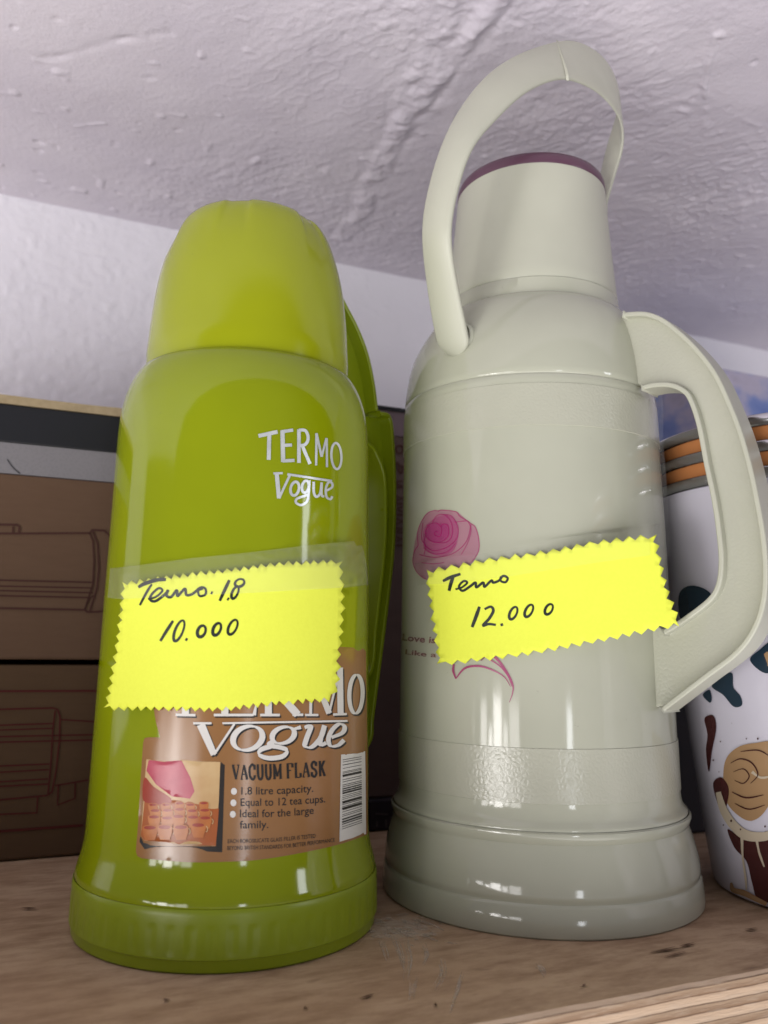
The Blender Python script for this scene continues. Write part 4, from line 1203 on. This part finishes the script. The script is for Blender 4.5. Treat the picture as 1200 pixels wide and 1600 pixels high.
wr = [([(205, 320), (235, 305), (274, 292)], 3.8), ([(246, 300), (236, 330), (229, 358)], 4.2),
      ([(254, 352), (280, 344), (300, 326), (286, 320), (268, 340), (282, 358), (312, 340), (332, 326), (336, 344), (362, 326), (368, 342), (394, 318), (402, 326), (424, 318), (440, 300), (458, 308), (450, 324), (432, 320), (432, 304), (452, 300)], 3.0),
      ([(348, 420), (334, 460), (319, 500)], 4.2), ([(368, 430), (392, 420), (402, 436), (386, 466), (362, 493), (384, 488), (412, 491)], 3.4), ([(430, 492), (440, 489)], 4.2),
      (ell(480, 445, 13, 26, 12, 26), -3.2), (ell(541, 436, 13, 26, 12, 28), -3.2), (ell(619, 430, 13, 22, 12, 30), -3.2)]
card_c = price_card('zigzag edged yellow price card marked 12.000 taped across cream flask', SHC,
                    [[(140, 285), (340, 245), (600, 208), (800, 170), (1030, 142)], [(1030, 142), (1058, 260), (1085, 370), (1130, 488)],
                     [(1130, 488), (900, 535), (600, 592), (380, 622), (190, 645)], [(190, 645), (168, 480), (140, 285)]],
                    [(20, 7.5), (19, 8), (20, 7), (19, 7)], z7, wr, 1.3)

TAPE = bpy.data.materials.new('clear_tape'); TAPE.use_nodes = True
tn_ = TAPE.node_tree; tn_.nodes.clear(); L = tn_.links
out_ = N(TAPE, 'ShaderNodeOutputMaterial'); mx = N(TAPE, 'ShaderNodeMixShader'); tr_ = N(TAPE, 'ShaderNodeBsdfTransparent'); gl = N(TAPE, 'ShaderNodeBsdfGlossy'); df = N(TAPE, 'ShaderNodeBsdfDiffuse'); mx2 = N(TAPE, 'ShaderNodeMixShader')
tr_.inputs[0].default_value = (.985, .985, .98, 1); gl.inputs[0].default_value = (1, 1, 1, 1); gl.inputs['Roughness'].default_value = .06; df.inputs[0].default_value = (.88, .88, .88, 1)
fz = N(TAPE, 'ShaderNodeLayerWeight'); fz.inputs['Blend'].default_value = .05
wn_ = noise(TAPE, 75, 4, .6, (1, 1, 2.4)); bp = N(TAPE, 'ShaderNodeBump'); bp.inputs['Strength'].default_value = .8; bp.inputs['Distance'].default_value = .003
L.new(wn_.outputs[0], bp.inputs['Height']); L.new(bp.outputs[0], gl.inputs['Normal']); fz
mx2.inputs[0].default_value = .09; L.new(tr_.outputs[0], mx2.inputs[1]); L.new(df.outputs[0], mx2.inputs[2])
L.new(fz.outputs['Fresnel'], mx.inputs[0]); L.new(mx2.outputs[0], mx.inputs[1]); L.new(gl.outputs[0], mx.inputs[2]); L.new(mx.outputs[0], out_.inputs[0])


class TapeSurf:
    """clings to the card where it crosses it and to the flask beyond"""
    def __init__(s, sheet, lathe, x0, x1, top, soft=14, am=1.0): s.am = am; s.a, s.b, s.x0, s.x1, s.top, s.soft = sheet, lathe, x0, x1, top, soft

    def hit(s, px, py, off=0.0):
        p = s.a.hit(px, py, .0003); q = s.b.hit(px, py, .0003)
        ty = np.interp(px, [t[0] for t in s.top], [t[1] for t in s.top])
        wq = min(np.clip((px - s.x0) / s.soft, 0, 1), np.clip((s.x1 - px) / s.soft, 0, 1), np.clip((py - ty + 26) / 22, 0, 1))
        k = wq * wq * (3 - 2 * wq)
        dp, dq = np.linalg.norm(p - CAM), np.linalg.norm(q - CAM)
        if dq < dp: k = 0
        j = (.0010 + .0030 * np.clip((px - 470) / 70, 0, 1)) * (1 - k) * s.am * (float(fbm(np.array(px * .01 + 2.0), np.array(py * .013), 8.5, 140, 2)) + .9 * max(0, 1 - 5 * abs(float(fbm(np.array(px * .008 + py * .006), np.array(py * .012 - px * .004), 4.5, 150, 1)))))
        return CAM + ray(px, py) * (dp * k + dq * (1 - k) - abs(j) * 1.5 - .0002)


TAPE2 = TAPE.copy()
for n_ in TAPE2.node_tree.nodes:
    if n_.type == 'MIX_SHADER' and abs(n_.inputs[0].default_value - .09) < 1e-4: n_.inputs[0].default_value = .045


def tape(label, surf, poly, m=TAPE):
    mb = MB(); fill(mb, surf, poly, 0, 3)
    o = mb.build('adhesive_tape', m, None, sharp=0); tag(o, label, 'tape', 'clear tape strips on the cards'); return o


tape('clear sticky tape strip holding the yellow card on green flask', TapeSurf(SHG, SG, 176, 548, [(190, 905), (537, 875)]),
     [(172, 888), (210, 884), (300, 872), (400, 862), (480, 852), (553, 845), (557, 853), (565, 852), (570, 868), (574, 890), (575.5, 914), (540, 918), (400, 926), (280, 932), (190, 936), (168, 934)])
tape('clear sticky tape strip holding the yellow card on cream flask', TapeSurf(SHC, SCm, 655, 1030, [(668, 893), (1023, 836)], am=.25),
     [(648, 880), (690, 872), (745, 866), (800, 858), (870, 842), (940, 830), (1000, 822), (1032, 818), (1036, 850), (1030, 866), (940, 878), (800, 900), (700, 912), (652, 915)], TAPE2)
# clear film edge standing off the cream flask beside its side handle
mb = MB()
fp = [(1020, 612), (1023, 640), (1022, 680), (1026, 728), (1026, 770), (1032, 820), (1036, 872)]
v = []
for i, q in enumerate(fp):
    p = SCm.hit(q[0] - 9, q[1], .0006); v += [p, SCm.hit(*q, .0010) + RT * .001, SCm.hit(*q, .0010) + RT * (.0042 + .0008 * math.sin(i * 2.1)) - fw * .001]
mb.add(v, [(3 * i + k, 3 * i + k + 1, 3 * i + 4 + k, 3 * i + 3 + k) for i in range(len(fp) - 1) for k in (0, 1)])
o = mb.build('plastic_film', TAPE2, None, sharp=0); o.modifiers.new('s', 'SUBSURF').render_levels = 2
tag(o, 'narrow loose strip of clear film at right edge of cream flask above the card', 'plastic film')
